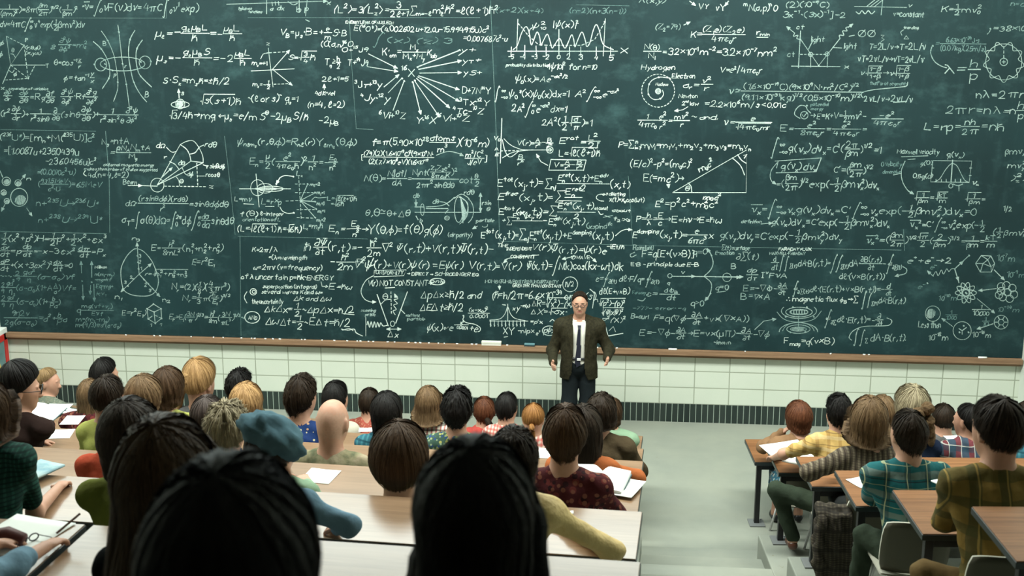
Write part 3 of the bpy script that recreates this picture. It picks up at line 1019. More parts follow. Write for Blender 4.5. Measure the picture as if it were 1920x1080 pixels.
    (1199, 1440, 629, 11, 'E=-∇φ-\\f{∂A}{∂t}→E=v×(μΠ)-\\f{∂A}{∂t}-∇φ', 1), (1400, 1476, 520, 10, '\\f{dp}{dτ} I^νΛFνA', 1), (1394, 1475, 546, 11, 'E=-∇Φ-\\f{∂A}{∂t}', 1), (1389, 1443, 561, 11, 'B=∇×A', 1),
    (1446, 1690, 498, 12, '\\f{d}{dt}∫∫_{∑(t)}dA·B(r,t)=∫∫_{∑(t)}dA·\\f{∂B(r,t)}{∂t}-∮_{∂∑(t)}', 1), (1574, 1658, 523, 11, 'dℓ·(v×B(r,t))', 1), (1487, 1672, 546, 11, '∮_{∂∑(t)}dℓ·(E(r,t)+v×B(r,t))=-\\f{d}{dt}', 1),
    (1475, 1609, 564, 9, '∴ magnetic flux φ_B→∑', 2), (1616, 1696, 568, 11, '∫∫_{∑(t)}dA·B(r,t)', 1), (1547, 1655, 604, 11, '∮_{∂∑}dℓ·E(r,t)=-\\f{∂}{∂t}', 1), (1601, 1697, 638, 12, '∫∫_∑ dA·B(r,t).', 1), (1470, 1564, 644, 11, 'F_{mag}=q(v×B)', 2),
    (1701, 1783, 493, 11, 'e^++e^-→2γ', 1), (1744, 1757, 505, 8, 'e^-', 0), (1774, 1781, 519, 7, 'γ', 0), (1721, 1734, 541, 8, 'e^-', 0), (1870, 1902, 489, 11, '10^{-7}m', 0), (1888, 1921, 520, 10, '10^{-9}m', 0),
    (1760, 1793, 563, 10, '10^{-10}m', 0), (1823, 1856, 585, 10, '\\f{1}{10000}', 1), (1870, 1909, 585, 10, '10^{-14}m', 0), (1842, 1854, 606, 8, '\\f{1}{10}', 0), (1823, 1857, 632, 10, '10^{-15}m', 1), (1773, 1794, 594, 8, '\\f{1}{1000}', 0), (1741, 1778, 637, 11, '10^{-18}m', 1),
]:
    write(*it)
# words ------------------------------------------------------------
for it in [
    (16, 90, 168, 4.5, 'separation of variables', 1), (447, 472, 18, 5, 'typical wave', 1), (466, 491, 24, 5, 'functions', 1), (648, 738, 44, 5, 'ENERGY LEVEL OF NUCLEON', 2), (949, 1030, 124, 5, 'probability distribution', 2),
    (1229, 1252, 160, 5, 'Nucleus', 2), (1694, 1722, 54, 5, 'traveling', 1), (1631, 1702, 159, 6, 'that^2 is of segments', 0), (1520, 1553, 198, 6, 'potential', 0), (1520, 1543, 206, 5, 'energy', 0),
    (194, 288, 311, 5, 'external magnetic energy', 1), (158, 295, 319, 5, 'makes the number of states suggested', 1), (231, 256, 345, 8, 'Beam', 1), (488, 531, 404, 7, 'ℓ-integer', 2), (455, 525, 414, 6, 'orientation of L', 1),
    (840, 885, 444, 8, '(air parity)', 1), (893, 926, 416, 6, 'particle', 1), (904, 912, 425, 6, 'J', 1), (1130, 1171, 366, 6, 'oscillating', 2), (1115, 1139, 393, 6, 'at const', 2), (1148, 1181, 397, 6, 'about', 2), (1150, 1181, 413, 7, 't_2:x_2', 2), (1130, 1142, 407, 6, 'x', 1),
    (1390, 1428, 418, 6, 'definition', 1), (1682, 1761, 288, 9, 'Maxwell velocity', 1), (1652, 1691, 311, 8, '○ velocity', 0), (1655, 1689, 325, 6, 'dimension', 0), (178, 200, 503, 5, 'Millikan', 1), (178, 213, 517, 6, 'm(m_i-m_j)', 0),
    (178, 208, 527, 6, '-mg=kf', 0), (180, 212, 540, 7, 'Eq=mg+', 0), (181, 199, 553, 6, 'kν_1', 0), (504, 575, 486, 8, '=(λ=wavelength', 2), (493, 593, 540, 7, 'superposition (integral)', 2), (490, 604, 550, 7, 'several waves K and ω=', 2),
    (472, 531, 569, 8, 'the uncertainty', 2), (466, 481, 599, 7, 'AND', 2), (705, 756, 514, 6, 'UNIFORMITY', 2), (763, 898, 516, 6, '→ DIRECT → SCHRODINGER EQ.', 2), (807, 833, 530, 6, 'only', 2), (677, 704, 584, 5, 'scanning', 1), (685, 704, 592, 5, 'particle', 1),
    (761, 786, 593, 5, 'scattered', 1), (764, 796, 600, 5, 'particle', 1), (933, 952, 463, 6, 'TIME', 2), (950, 997, 469, 6, 'INDEPENDENT', 2), (957, 1003, 484, 6, 'CONSTANT', 2), (1070, 1105, 485, 6, '1D WAVE', 2),
    (910, 1046, 530, 6, 'MOMENTUM & POSITION UNCERTAINTY', 1), (961, 1052, 538, 6, 'GREATER THAN CONSTANT', 2), (1060, 1075, 537, 9, 'ħ/2', 2), (1187, 1225, 468, 8, 'F(constant)', 1), (1183, 1310, 498, 7, 'E·B ~ principle due E-B', 2),
    (1353, 1405, 468, 7, '∑(t) surface', 1), (1341, 1376, 477, 7, 'E-motion', 1), (1186, 1210, 551, 5, 'Faraday', 0), (1186, 1285, 580, 6, '-777- ·error· -q', 0), (1338, 1370, 645, 7, '~known', 1),
    (1460, 1521, 469, 5, 'FARADAY FLUX', 2), (1443, 1509, 477, 5, 'MAXWELL-FARADAY', 1), (1722, 1763, 614, 11, 'Less than', 1),
    (930, 1018, 23, 8, '(x+2)(x+4)', 0), (1068, 1172, 24, 9, '(n-2)(n+3(n-1))', 0), (700, 845, 80, 10, '∫(x) (z) 3', 0),
]:
    write(*it, nm='note')
# drawings ---------------------------------------------------------
def drawing(strokes, lev=1, wpx=1.35):
    chalk('diagram', strokes, lev, wpx)


def lab(*items):
    o = []
    for u0, u1, yb, cap, t in items:
        o += write(u0, u1, yb, cap, t, 1, 0.0, None)
    return o


drawing(seg('12,68 20,122 45,85;-12,68 45,85;-45,85 53,147;20,122 85,122;20,122 5,157;-20,122 53,147;-10,150 53,147;-53,147 66,122;~20,101 25,102 29,108;~17,132 23,136 27,131;o45,85 53,147')
        + lab((22, 26, 98, 8, 'θ'), (48, 74, 92, 6, '(r,θ,φ)'), (48, 76, 102, 6, '(x,y,z)'), (86, 91, 127, 7, 'T'), (2, 7, 168, 7, 'x'), (26, 31, 142, 8, 'φ'), (48, 52, 78, 6, 'P'), (0, 5, 84, 8, 'φ'), (0, 5, 104, 8, 'φ')), 1)
drawing(seg('~175,78 190,92 203,115 206,135 204,147 192,166;~190,58 202,76 214,105 220,140 221,155 220,170 213,190;~221,47 223,60 230,120 237,158 243,204;~253,57 244,74 241,100 245,130 251,154 262,175 275,191;~267,75 257,91 255,110 258,130 264,143 284,163;o223,60 202,76 244,74 257,91 190,92 177,121 283,115 204,147 221,154 237,158 251,154 264,143 230,120 211,132 197,120 264,116')
        + [ell(230, 120, 42, 13), ell(189, 121, 11, 12), ell(272, 117, 11, 12)] + lab((193, 199, 86, 8, 'B'), (272, 279, 182, 9, 'B'), (213, 217, 146, 7, 'P'), (234, 237, 127, 6, 'r')), 1)
drawing([ell(338, 195, 8.5, 9), ell(338, 196, 17, 6)] + hatch(338, 195, 7, 8) + seg('>336,184 335,167') + lab((340, 344, 178, 6, 'S')), 2)
drawing(seg('>425,8 613,2;500,0 500,26;510,4 511,11;516,3 517,10;522,3 523,10;561,0 561,22;576,0 573,30;~540,3 550,9 558,6;~580,40 573,37') + lab((507, 512, 19, 7, 'a'), (520, 532, 19, 8, 'dx'), (556, 562, 22, 9, 'b'), (572, 578, 20, 9, 'p'), (613, 620, 9, 9, 'x')), 1)
drawing(seg('503,90 512,163;471,133 552,129;>511,130 543,94;>511,130 548,160;-504,99 537,97;-513,158 542,157;~489,110 493,102 498,100 504,99') + lab((499, 506, 85, 8, 'z'), (472, 500, 122, 8, 'm_s=+1'), (474, 506, 162, 8, 'm_s=-\\f12'), (541, 592, 112, 10, 'S=\\q{\\f34ħ}')), 2)
drawing(seg('>608,168 608,158;>691,101 745,128;>689,125 746,134;>720,163 748,140;728,174 754,146;737,207 758,151;>785,130 865,114;784,125 860,95;>787,137 865,136;>785,142 861,168;>783,144 861,190;>781,147 843,202;>777,151 823,218;>774,153 789,214;o754,147 758,152 774,154 778,151 783,126 862,94'), 2, 1.6)
drawing(seg('952,96 1158,96;971,36 969,95;1135,35 1131,105;1048,55 1048,105;959,88 958,104;984,85 984,104;1005,86 1006,104;1024,88 1024,104;1068,88 1068,104;1089,88 1089,104;1118,88 1118,104;1145,88 1145,104;~962,93 970,85 978,62 986,50 992,60 996,84 1001,74 1007,60 1012,70 1014,85 1018,78 1026,64 1031,76 1035,90 1040,84 1049,72 1055,84 1060,90 1066,78 1072,65 1076,76 1078,88 1083,76 1091,60 1097,74 1100,87 1106,80 1112,58 1118,46 1124,58 1128,76 1134,86 1150,93;-972,44 990,66 1010,84 1030,85 1090,85 1115,74 1135,40;~998,52 994,55 992,60;o972,45 1134,41')
        + lab((953, 962, 111, 9, '-5'), (975, 985, 111, 9, '-4'), (997, 1007, 111, 9, '-3'), (1017, 1028, 111, 9, '-2'), (1044, 1050, 111, 9, '0'), (1063, 1069, 111, 9, '2'), (1085, 1091, 111, 9, '3'), (1114, 1120, 111, 9, '4'), (1142, 1149, 114, 10, '5'), (1163, 1176, 100, 11, 'X')), 2)
drawing(seg('-' + ' '.join('%.1f,%.1f' % p for p in ell(1234, 170, 31, 31, n=30))[0:] + ';~1256,147 1245,145 1235,145 1222,151 1216,162 1216,177 1225,186 1238,185 1244,177 1242,169;o1256,147 1235,145 1217,158 1216,177 1238,185') + [ell(1234, 171, 5, 5)] + hatch(1234, 171, 5, 5, 5)
        + seg('>1290,200 1280,206 1265,208;>1282,47 1294,41;1419,70 1440,70;>1293,2 1304,10;>1366,2 1359,11'), 2)
drawing(seg('1602,12 1700,14;1655,0 1652,28;1625,12 1640,0;1632,12 1648,0;1640,12 1655,0;~1605,22 1611,26 1616,20 1622,26 1628,20 1634,26 1640,21') + lab((1702, 1708, 13, 7, 'v')), 1)
drawing(seg('1501,58 1497,127;1484,124 1575,125;>1490,62 1475,50;~1490,62 1488,68 1496,66 1494,72 1501,74;1500,72 1535,123 1575,72;~1575,72 1574,66 1582,66 1580,58 1588,58 1586,52 1592,50;>1590,52 1599,45;-1500,102 1551,102;1520,102 1520,126;1552,98 1551,126;1523,78 1516,92;1561,89 1578,90;1592,68 1602,66;o1520,102 1551,101 1535,123') + [ell(1520, 102, 4, 4, n=10), ell(1551, 101, 4, 4, n=10), ell(1616, 63, 7, 6), ell(1634, 63, 7, 6), [(1611, 68), (1622, 56)], [(1629, 68), (1640, 56)]]
        + seg('~1694,56 1689,60 1691,66;1695,73 1699,67 1704,73 1695,73;1652,66 1658,66 1653,71 1658,74 1652,78'), 1)
drawing(seg('~1702,154 1700,161 1690,163 1640,168 1618,173 1615,179 1618,183;1675,192 1700,190;~1500,222 1490,215 1492,206 1500,198 1510,199 1514,206 1520,212') + [ell(1508, 216, 7, 7)] + seg('1504,215 1507,219 1513,211;o1513,198'), 1)
ring = []
for i in range(145):
    t = 2 * math.pi * i / 144
    r_ = 33 + 5.5 * math.sin(9 * t)
    ring.append((1882 + r_ * math.cos(t), 116 + r_ * math.sin(t)))
drawing([ring, ell(1882, 116, 34, 34), ell(1882, 116, 7, 7)] + seg('1879,116 1885,116;1882,113 1882,119;-1882,109 1882,84;~1747,88 1745,100 1752,115 1765,124 1775,127;~1851,64 1855,60 1857,55;o1857,54 1749,86'), 1)
drawing([ell(12, 340, 8, 8), ell(34, 343, 6, 6), ell(36, 370, 16, 17), ell(7, 361, 5, 5), ell(13, 377, 5, 5)] + hatch(13, 341, 6, 6, 6) + hatch(35, 344, 5, 5, 6) + hatch(39, 375, 11, 11, 10) + hatch(8, 362, 4, 4, 5) + hatch(14, 378, 4, 4, 5)
        + seg('>39,338 48,327;>10,382 3,396;>50,390 60,405;0,320 5,332') + lab((50, 57, 338, 7, 'n')), 1)
drawing([ell(295, 347, 12.5, 13)] + seg('>240,348 266,348;266,348 295,349;295,347 338,271;295,347 358,302;295,347 381,305;~338,271 350,265 362,264 372,275 380,292 381,305;~338,271 350,280 356,292 358,302;358,302 381,305;~318,303 328,308 336,318;>302,334 323,314;~330,331 335,338 337,349;-308,349 388,350;-369,305 371,350;~312,276 322,285 330,284;~356,289 366,286 374,276 382,272;381,309 390,312;370,330 384,330;~342,315 346,324 350,328;~160,320 157,326 162,330')
        + lab((293, 309, 277, 9, 'dΩ'), (308, 312, 297, 7, 'r'), (384, 406, 275, 10, 'rdθ'), (335, 346, 309, 8, 'dθ'), (352, 362, 330, 8, 'dφ'), (337, 344, 343, 8, 'θ'), (388, 421, 315, 8, 'rsinθdφ'), (386, 411, 331, 8, 'rcosθ'), (392, 399, 353, 7, 'z')), 2)
drawing([ell(483, 352, 13, 15), ell(497, 353, 15, 9), ell(508, 354, 23, 5), ell(500, 354, 20, 2)] + seg('449,354 545,354;480,326 486,388;>525,333 518,345;~525,333 535,329 550,331;~525,388 530,396 540,400 551,399;o550,331 551,399 518,345 480,354;498,387 514,387;457,382 476,383'), 2)
drawing(seg('-560,330 565,412;563,376 577,345;563,376 592,361;563,376 592,378;563,376 594,392;563,376 591,408;-553,345 574,345;-553,361 590,361;-535,377 562,376;-556,393 592,393;-556,408 590,409;~583,377 590,370 598,371 612,370;o577,345 591,361 591,378 593,392 591,408 563,376 564,378')
        + lab((556, 567, 329, 9, 'L_z'), (581, 600, 348, 6, 'm_ℓ=2'), (594, 608, 364, 6, 'm_ℓ=1'), (594, 608, 384, 6, 'm_ℓ=0'), (596, 609, 398, 6, 'm_ℓ=1'), (594, 610, 415, 6, 'm_ℓ=2')), 1)
drawing(seg('~818,291 840,284 858,287 868,291;>858,287 869,292;778,398 902,398;778,388 795,388;~799,388 825,386 840,380 852,370;799,391 840,391;~862,368 874,378 878,392 874,408 862,420;~864,370 877,382 874,404 866,416;>780,374 780,386;780,405 784,412;~825,378 835,380 842,386;>900,395 901,362;>901,370 901,397;~835,400 838,396 841,393;~852,372 865,364 880,372;>895,424 886,429')
        + [ell(792, 393, 3.5, 11), ell(860, 393, 8, 24), ell(868, 395, 20, 26, 300, 420)] + [[(864 + i, 371 + i * 2.6), (868 + i * .6, 418 - i * 2)] for i in range(0, 11)]
        + lab((775, 786, 370, 8, 'db'), (811, 823, 381, 8, 'dθ'), (834, 841, 412, 8, 'θ'), (870, 889, 364, 8, 'rdθ'), (904, 920, 384, 8, 'rsin'), (912, 918, 395, 7, 'θ'), (787, 792, 416, 7, 'b')), 1)
drawing(seg('941,222 938,306;~945,260 955,270 968,277 985,281 1028,281;~942,262 946,280 952,292 958,294 966,289 975,283 1000,281;~942,296 958,287 975,283 1000,281;-938,283 975,282;>1027,310 1014,303 1006,289;1033,299 1098,300;1094,319 1029,319;1033,299 1029,319;1099,300 1094,320') + [ell(1031, 281, 6, 6)] + hatch(1031, 281, 4, 4, 4)
        + lab((926, 937, 262, 8, 'V_0'), (928, 934, 282, 6, 'A'), (928, 934, 292, 6, 'E'), (970, 982, 304, 9, '\\f{B}{r^n}')), 2)
drawing(seg('~1133,364 1122,365 1118,371 1124,376 1132,377;~1154,442 1165,433 1175,430 1183,430;>1175,430 1185,431;1048,376 1090,377;~1122,396 1126,402 1131,401'), 2)
drawing(seg('1261,361 1400,281 1399,361 1261,361;~1290,343 1296,350 1297,361;~1373,296 1388,310 1396,328;~1383,290 1390,300 1399,306;>1253,345 1254,352') + lab((1284, 1292, 358, 9, 'θ'), (1318, 1352, 373, 9, 'm_0c^2'), (1392, 1397, 297, 7, '1')) + write(1312, 1342, 322, 11, 'm_0c^2', 2, -.48, None), 2, 1.7)
drawing(seg('1453,302 1540,296;1540,296 1530,322;1530,322 1455,324;1459,302 1456,315;~1457,305 1447,318 1444,330 1447,340 1453,344;>1447,340 1455,345;>1427,420 1448,418'), 1)
drawing(seg('1749,301 1822,302 1817,342 1745,341 1749,301;~1752,341 1762,335 1773,318 1782,308 1788,307 1795,312 1803,328 1809,338 1815,341;1786,300 1783,342;1755,341 1755,336;1765,341 1765,336;1774,341 1774,336;1791,341 1791,336;1801,341 1801,336;1747,315 1751,315;1746,328 1750,328;1818,315 1822,315;1817,329 1821,329;1690,294 1740,292;1702,299 1716,298;1675,328 1689,325;~1697,302 1690,320 1692,340 1702,357 1710,362;>1702,357 1713,364;~1787,345 1796,348 1805,345;1798,348 1798,358')
        + lab((1779, 1785, 352, 8, '0'), (1822, 1835, 346, 7, 'ν_x')), 1)
drawing(seg('>153,512 152,490;o154,527 172,529;>155,534 156,562;>172,520 172,490;>170,535 169,552;>176,533 177,565'), 0)
drawing(seg('~257,466 270,472 285,490 295,515 297,530 292,546 280,554 262,555 245,552 232,543 227,520 228,500 238,480 250,468 257,466;>261,514 257,455;>261,514 227,547;>261,514 300,556;>261,514 284,494;o258,480 259,492 260,504 250,523 240,536 270,524 278,532 286,541')
        + lab((248, 262, 450, 8, 'n_3'), (216, 228, 560, 8, 'n_1'), (305, 319, 565, 8, 'n_2'), (261, 264, 483, 6, '3'), (261, 264, 494, 6, '2'), (263, 265, 506, 6, '1'), (233, 237, 532, 6, '3'), (244, 248, 522, 6, '2'), (271, 275, 537, 6, '2'), (279, 283, 547, 6, '3')), 1)
drawing(seg('288,570 302,579 303,597 291,606 278,598 276,579 288,570;289,585 276,579;289,585 302,579;289,585 291,606;o288,570 302,579 303,597 291,606 278,598 276,579 289,585;-278,598 289,590;-303,597 289,590') + lab((282, 284, 612, 6, '1'), (299, 301, 611, 6, '1')), 1)
drawing([ell(473, 595, 14, 11), ell(475, 547, 6, 6), ell(476, 547, 3, 3)] + seg('~463,547 458,557 463,568;~640,617 652,619 664,617 668,624 680,630;~642,619 655,616 662,620;602,528 604,537;643,588 664,590'), 2)
drawing(seg('702,507 762,506 757,517 701,519 702,507;~700,517 686,526 677,545 683,560 695,566 704,566;>695,566 705,566;707,552 728,611;764,547 742,606;-733,546 734,590;~742,553 746,560 739,562 745,569 738,572 743,580 737,583 741,590;>743,558 740,551;~714,571 722,563 733,561;>738,617 725,617;>738,617 752,617;~688,609 690,602 693,614 696,603 699,614 702,603 705,614 708,604 711,613 714,605 718,611 726,610;686,595 686,630;722,540 740,539;751,580 759,588') + [ell(736, 607, 4, 5), ell(820, 528, 14, 6)]
        + lab((718, 725, 560, 10, 'θ'), (727, 746, 632, 11, 'Δx')), 2)
drawing(seg('~870,594 868,600 875,605 890,608 900,614 900,620 896,622;o869,592;~1010,478 955,484 945,490;>951,486 944,493;>1078,480 1054,486;>1107,481 1118,491;>936,534 937,543') + [ell(1069, 533, 14, 14), ell(1030, 620, 13, 9)]
        + seg('918,602 990,602;~918,600 937,598 947,588 952,575 957,588 966,597 985,601;952,570 952,602;942,571 948,572') + [[(920 + i * 7, 601), (920 + i * 7, 612)] for i in range(10)] + [[(919 + i * 7, 608), (921 + i * 7, 610)] for i in range(10)] + seg('945,632 952,631;~1031,603 1036,599 1040,603;1111,578 1113,562 1120,561 1121,566;1128,560 1172,559;1136,613 1140,630;1140,630 1168,625;1142,620 1150,612 1154,622;~1106,542 1114,550 1113,562'), 2)
drawing(seg('1260,518 1392,519;>1290,518 1303,518;>1360,519 1393,519;>1340,519 1388,520;~1320,518 1333,505 1337,490 1330,470;>1335,480 1326,466;~1320,518 1333,530 1333,545 1326,562;>1333,550 1322,564;o1363,519;~1190,473 1182,477 1184,482 1193,478;~1196,562 1205,564 1210,559;1344,548 1360,546')
        + [ell(1256, 517, 4, 4), ell(1363, 520, 8, 8)] + lab((1277, 1283, 513, 7, 'v'), (1371, 1379, 504, 9, 'B'), (1251, 1255, 533, 6, 'q')), 1)
drawing([ell(1498, 585, 17, 5), ell(1498, 585, 25, 9), ell(1498, 583, 33, 14, -30, 210), ell(1497, 617, 15, 4), ell(1497, 617, 22, 8), ell(1497, 622, 36, 17, 180, 360), ell(1497, 624, 30, 20, 190, 350)] + hatch(1497, 617, 13, 4, 12) + [ell(1486 + i * 5, 585, 3, 4, n=8) for i in range(6)]
        + seg('1497,593 1497,612;~1457,585 1468,597 1485,603 1510,603 1528,597 1540,583;o1487,576 1513,576 1473,594 1526,594 1482,623 1510,622;>1415,618 1432,602 1455,598;~1663,596 1672,601 1668,609 1655,611 1620,612 1600,620 1592,632 1597,638;~1693,500 1700,505 1697,513 1680,517;>1690,515 1678,518'), 1)
drawing(seg('~1750,516 1755,509 1759,517 1765,506 1769,514 1775,504 1779,509 1784,504 1790,504;>1750,518 1739,508;1790,504 1817,479;>1790,504 1806,490;1790,504 1798,530;>1790,504 1797,526;o1817,479 1739,531;1829,494 1840,479 1858,480 1865,494 1859,510 1838,510 1829,494;1840,479 1852,487 1858,480;1829,494 1843,494 1852,487;1843,494 1838,510;1852,487 1858,500 1865,494;1843,494 1858,500 1859,510;>1864,506 1883,525;>1868,541 1835,545;>1832,560 1865,587;>1862,607 1832,617;>1786,612 1766,597')
        + [ell(a, b, 7, 7) for a, b in ((1887, 535), (1898, 540), (1877, 546), (1901, 552), (1880, 557), (1893, 560), (1889, 548), (1873, 553), (1877, 537))]
        + [ell(1811, 549, 20, 6, rot=t) for t in (0, 0.6, 1.2, 1.8, 2.5)] + seg('o1811,549 1812,550 1799,623 1816,623 1807,611;1798,616 1804,620;1804,620 1812,614;1804,620 1804,627')
        + [ell(1877, 604, 13, 13), ell(1877, 604, 6, 6, n=6)] + [[(1877 + 6 * math.cos(t), 604 + 6 * math.sin(t)), (1877 + 12 * math.cos(t), 604 + 12 * math.sin(t))] for t in [i * 1.047 for i in range(6)]]
        + [ell(1804, 620, 17, 17), ell(1749, 588, 14, 14.5)] + hatch(1746, 588, 9, 11, 8), 1)
# ------------------------------------------------------------------ soft bodies: distance fields polygonised into one surface
def cap_(a, b, ra, rb):
    return ('c', np.array(a, float), np.array(b, float), ra, rb)


def eli(c, r, M=None):
    return ('e', np.array(c, float), np.array(r, float), None if M is None else np.array(M, float))


def xf(p, M):
    """move a primitive by a 4x4 matrix"""
    A, t = np.array(M.to_3x3()), np.array(M.translation)
    if p[0] == 'c':
        return ('c', A @ p[1] + t, A @ p[2] + t, p[3], p[4])
    return ('e', A @ p[1] + t, p[2], A if p[3] is None else A @ p[3])


def surfnet(groups, h, wr=0.0):
    lo, hi = np.full(3, 1e9), np.full(3, -1e9)
    for k, ps in groups:
        for p in ps:
            if p[0] == 'c':
                m = max(p[3], p[4])
                lo = np.minimum(lo, np.minimum(p[1], p[2]) - m)
                hi = np.maximum(hi, np.maximum(p[1], p[2]) + m)
            else:
                m = max(p[2])
                lo, hi = np.minimum(lo, p[1] - m), np.maximum(hi, p[1] + m)
    lo -= 3 * h
    n = np.ceil((hi + 3 * h - lo) / h).astype(int) + 1
    F = np.full(n, 0.3, np.float32)
    for k, ps in groups:
        S = np.zeros(n, np.float32)
        for p in ps:
            if p[0] == 'c':
                m = max(p[3], p[4]) + 5 * k + h
                a, b = np.minimum(p[1], p[2]) - m, np.maximum(p[1], p[2]) + m
            else:
                m = max(p[2]) + 5 * k + h
                a, b = p[1] - m, p[1] + m
            i0 = np.clip(np.floor((a - lo) / h).astype(int), 0, n - 1)
            i1 = np.clip(np.ceil((b - lo) / h).astype(int) + 1, 1, n)
            ax = [(lo[i] + h * np.arange(i0[i], i1[i])).astype(np.float32) for i in range(3)]
            X, Y, Z = np.meshgrid(*ax, indexing='ij')
            if p[0] == 'c':
                ab = p[2] - p[1]
                t = np.clip(((X - p[1][0]) * ab[0] + (Y - p[1][1]) * ab[1] + (Z - p[1][2]) * ab[2]) / max(ab @ ab, 1e-9), 0, 1)
                d = np.sqrt((X - p[1][0] - t * ab[0]) ** 2 + (Y - p[1][1] - t * ab[1]) ** 2 + (Z - p[1][2] - t * ab[2]) ** 2) - (p[3] + (p[4] - p[3]) * t)
            else:
                x, y, z = X - p[1][0], Y - p[1][1], Z - p[1][2]
                if p[3] is not None:
                    A = p[3]
                    x, y, z = x * A[0, 0] + y * A[1, 0] + z * A[2, 0], x * A[0, 1] + y * A[1, 1] + z * A[2, 1], x * A[0, 2] + y * A[1, 2] + z * A[2, 2]
                r = p[2]
                k0 = np.sqrt((x / r[0]) ** 2 + (y / r[1]) ** 2 + (z / r[2]) ** 2)
                k1 = np.sqrt((x / r[0] ** 2) ** 2 + (y / r[1] ** 2) ** 2 + (z / r[2] ** 2) ** 2)
                d = k0 * (k0 - 1) / np.maximum(k1, 1e-6)
            sl = tuple(slice(i0[i], i1[i]) for i in range(3))
            S[sl] += np.exp(-np.clip(d / k, -40, 12))
        D = -k * np.log(S + 1e-6)
        F = np.minimum(F, D)
    if wr:
        g = [(lo[i] + h * np.arange(n[i])).astype(np.float32) for i in range(3)]
        X, Y, Z = np.meshgrid(*g, indexing='ij')
        q = float(lo[0] * 37 % 6.28)
        F += wr * (np.sin(31 * X + 17 * Z + 9 * Y + q) * np.sin(23 * Y - 29 * Z + 2 * q) + .7 * np.sin(47 * Z + 26 * X + q) * np.sin(19 * X - 38 * Y + 1.3) + .5 * np.sin(66 * X + 41 * Z - 30 * Y))
    I = F < 0
    cnt = np.zeros(n - 1, np.int8)
    sl = [slice(0, -1), slice(1, None)]
    for a in (0, 1):
        for b in (0, 1):
            for c in (0, 1):
                cnt += I[sl[a], sl[b], sl[c]]
    act = (cnt > 0) & (cnt < 8)
    idx = np.argwhere(act)
    P = np.zeros((len(idx), 3))
    Wt = np.zeros(len(idx))
    corners = [(a, b, c) for a in (0, 1) for b in (0, 1) for c in (0, 1)]
    V = {c: F[idx[:, 0] + c[0], idx[:, 1] + c[1], idx[:, 2] + c[2]] for c in corners}
    for c in corners:
        for ax in range(3):
            if c[ax] == 0:
                d = list(c)
                d[ax] = 1
                va, vb = V[c], V[tuple(d)]
                cr = (va < 0) != (vb < 0)
                t = np.where(cr, va / np.where(cr, va - vb, 1), 0)
                q = np.array(c, float)[None].repeat(len(idx), 0)
                q[:, ax] = t
                P += q * cr[:, None]
                Wt += cr
    P = (idx + P / Wt[:, None]) * h + lo
    mp = np.full(n - 1, -1, np.int64)
    mp[act] = np.arange(len(idx))
    faces = []
    for ax in range(3):
        o = [a for a in range(3) if a != ax]
        s0, s1 = [slice(1, -1)] * 3, [slice(1, -1)] * 3
        s0[ax], s1[ax] = slice(0, -1), slice(1, None)
        A, B = I[tuple(s0)], I[tuple(s1)]
        e = np.argwhere(A != B)
        if not len(e):
            continue
        ins = A[tuple(e.T)]
        e[:, o[0]] += 1
        e[:, o[1]] += 1
        def g(da, db):
            q = e.copy()
            q[:, o[0]] += da
            q[:, o[1]] += db
            return mp[q[:, 0], q[:, 1], q[:, 2]]
        Q = np.stack([g(-1, -1), g(0, -1), g(0, 0), g(-1, 0)], 1)
        flip = ins if ax != 1 else ~ins
        Q[~flip] = Q[~flip][:, ::-1]
        faces.append(Q)
    Fc = np.concatenate(faces)
    Fc = Fc[(Fc >= 0).all(1)]
    return P, Fc


def soft(name, groups, h, mat, parent, midx_fn=None, cull=None, wr=0.0):
    P, Fc = surfnet(groups, h, wr)
    if cull:
        Fc = Fc[~cull(P[Fc].mean(1))]
    me = bpy.data.meshes.new(name)
    me.vertices.add(len(P))
    me.vertices.foreach_set('co', P.astype(np.float32).ravel())
    me.loops.add(len(Fc) * 4)
    me.loops.foreach_set('vertex_index', Fc.astype(np.int32).ravel())
    me.polygons.add(len(Fc))
    me.polygons.foreach_set('loop_start', np.arange(0, len(Fc) * 4, 4, dtype=np.int32))
    me.polygons.foreach_set('loop_total', np.full(len(Fc), 4, dtype=np.int32))
    for m in (mat if isinstance(mat, (list, tuple)) else [mat]):
        me.materials.append(m)
    me.update(calc_edges=True)
    me.polygons.foreach_set('use_smooth', [True] * len(Fc))
    if midx_fn:
        me.polygons.foreach_set('material_index', midx_fn(P[Fc].mean(1)).astype(np.int32))
    o = bpy.data.objects.new(name, me)
    C.objects.link(o)
    o.parent = parent
    return o


# ------------------------------------------------------------------ heads and hair
def head_prims(s, face=True):
    f = lambda *a: tuple(x * s for x in a)
    ps = [eli(f(0, -.008, .012), f(.074, .092, .098)), eli(f(0, .030, -.062), f(.052, .055, .060)), eli(f(0, .058, -.100), f(.026, .024, .02)),
          eli(f(0, .045, -.02), f(.058, .045, .07))]
    fine = [cap_(f(0, .088, .002), f(0, .108, -.034), .008 * s, .014 * s), eli(f(0, .096, -.040), f(.018, .012, .009)),
            cap_(f(-.03, .084, .020), f(.03, .084, .020), .011 * s, .011 * s), eli(f(0, .085, -.066), f(.022, .012, .006)), eli(f(0, .083, -.076), f(.018, .012, .007))]
    for sx in (-1, 1):
        fine += [eli(f(sx * .077, -.006, -.014), f(.009, .021, .033)), cap_(f(sx * .080, -.014, .012), f(sx * .078, .0, -.04), .007 * s, .006 * s)]
    return ps, fine


def skull_r(d, s):
    r = (.079 * s, .099 * s, .106 * s)
    return 1 / math.sqrt((d.x / r[0]) ** 2 + (d.y / r[1]) ** 2 + (d.z / r[2]) ** 2)


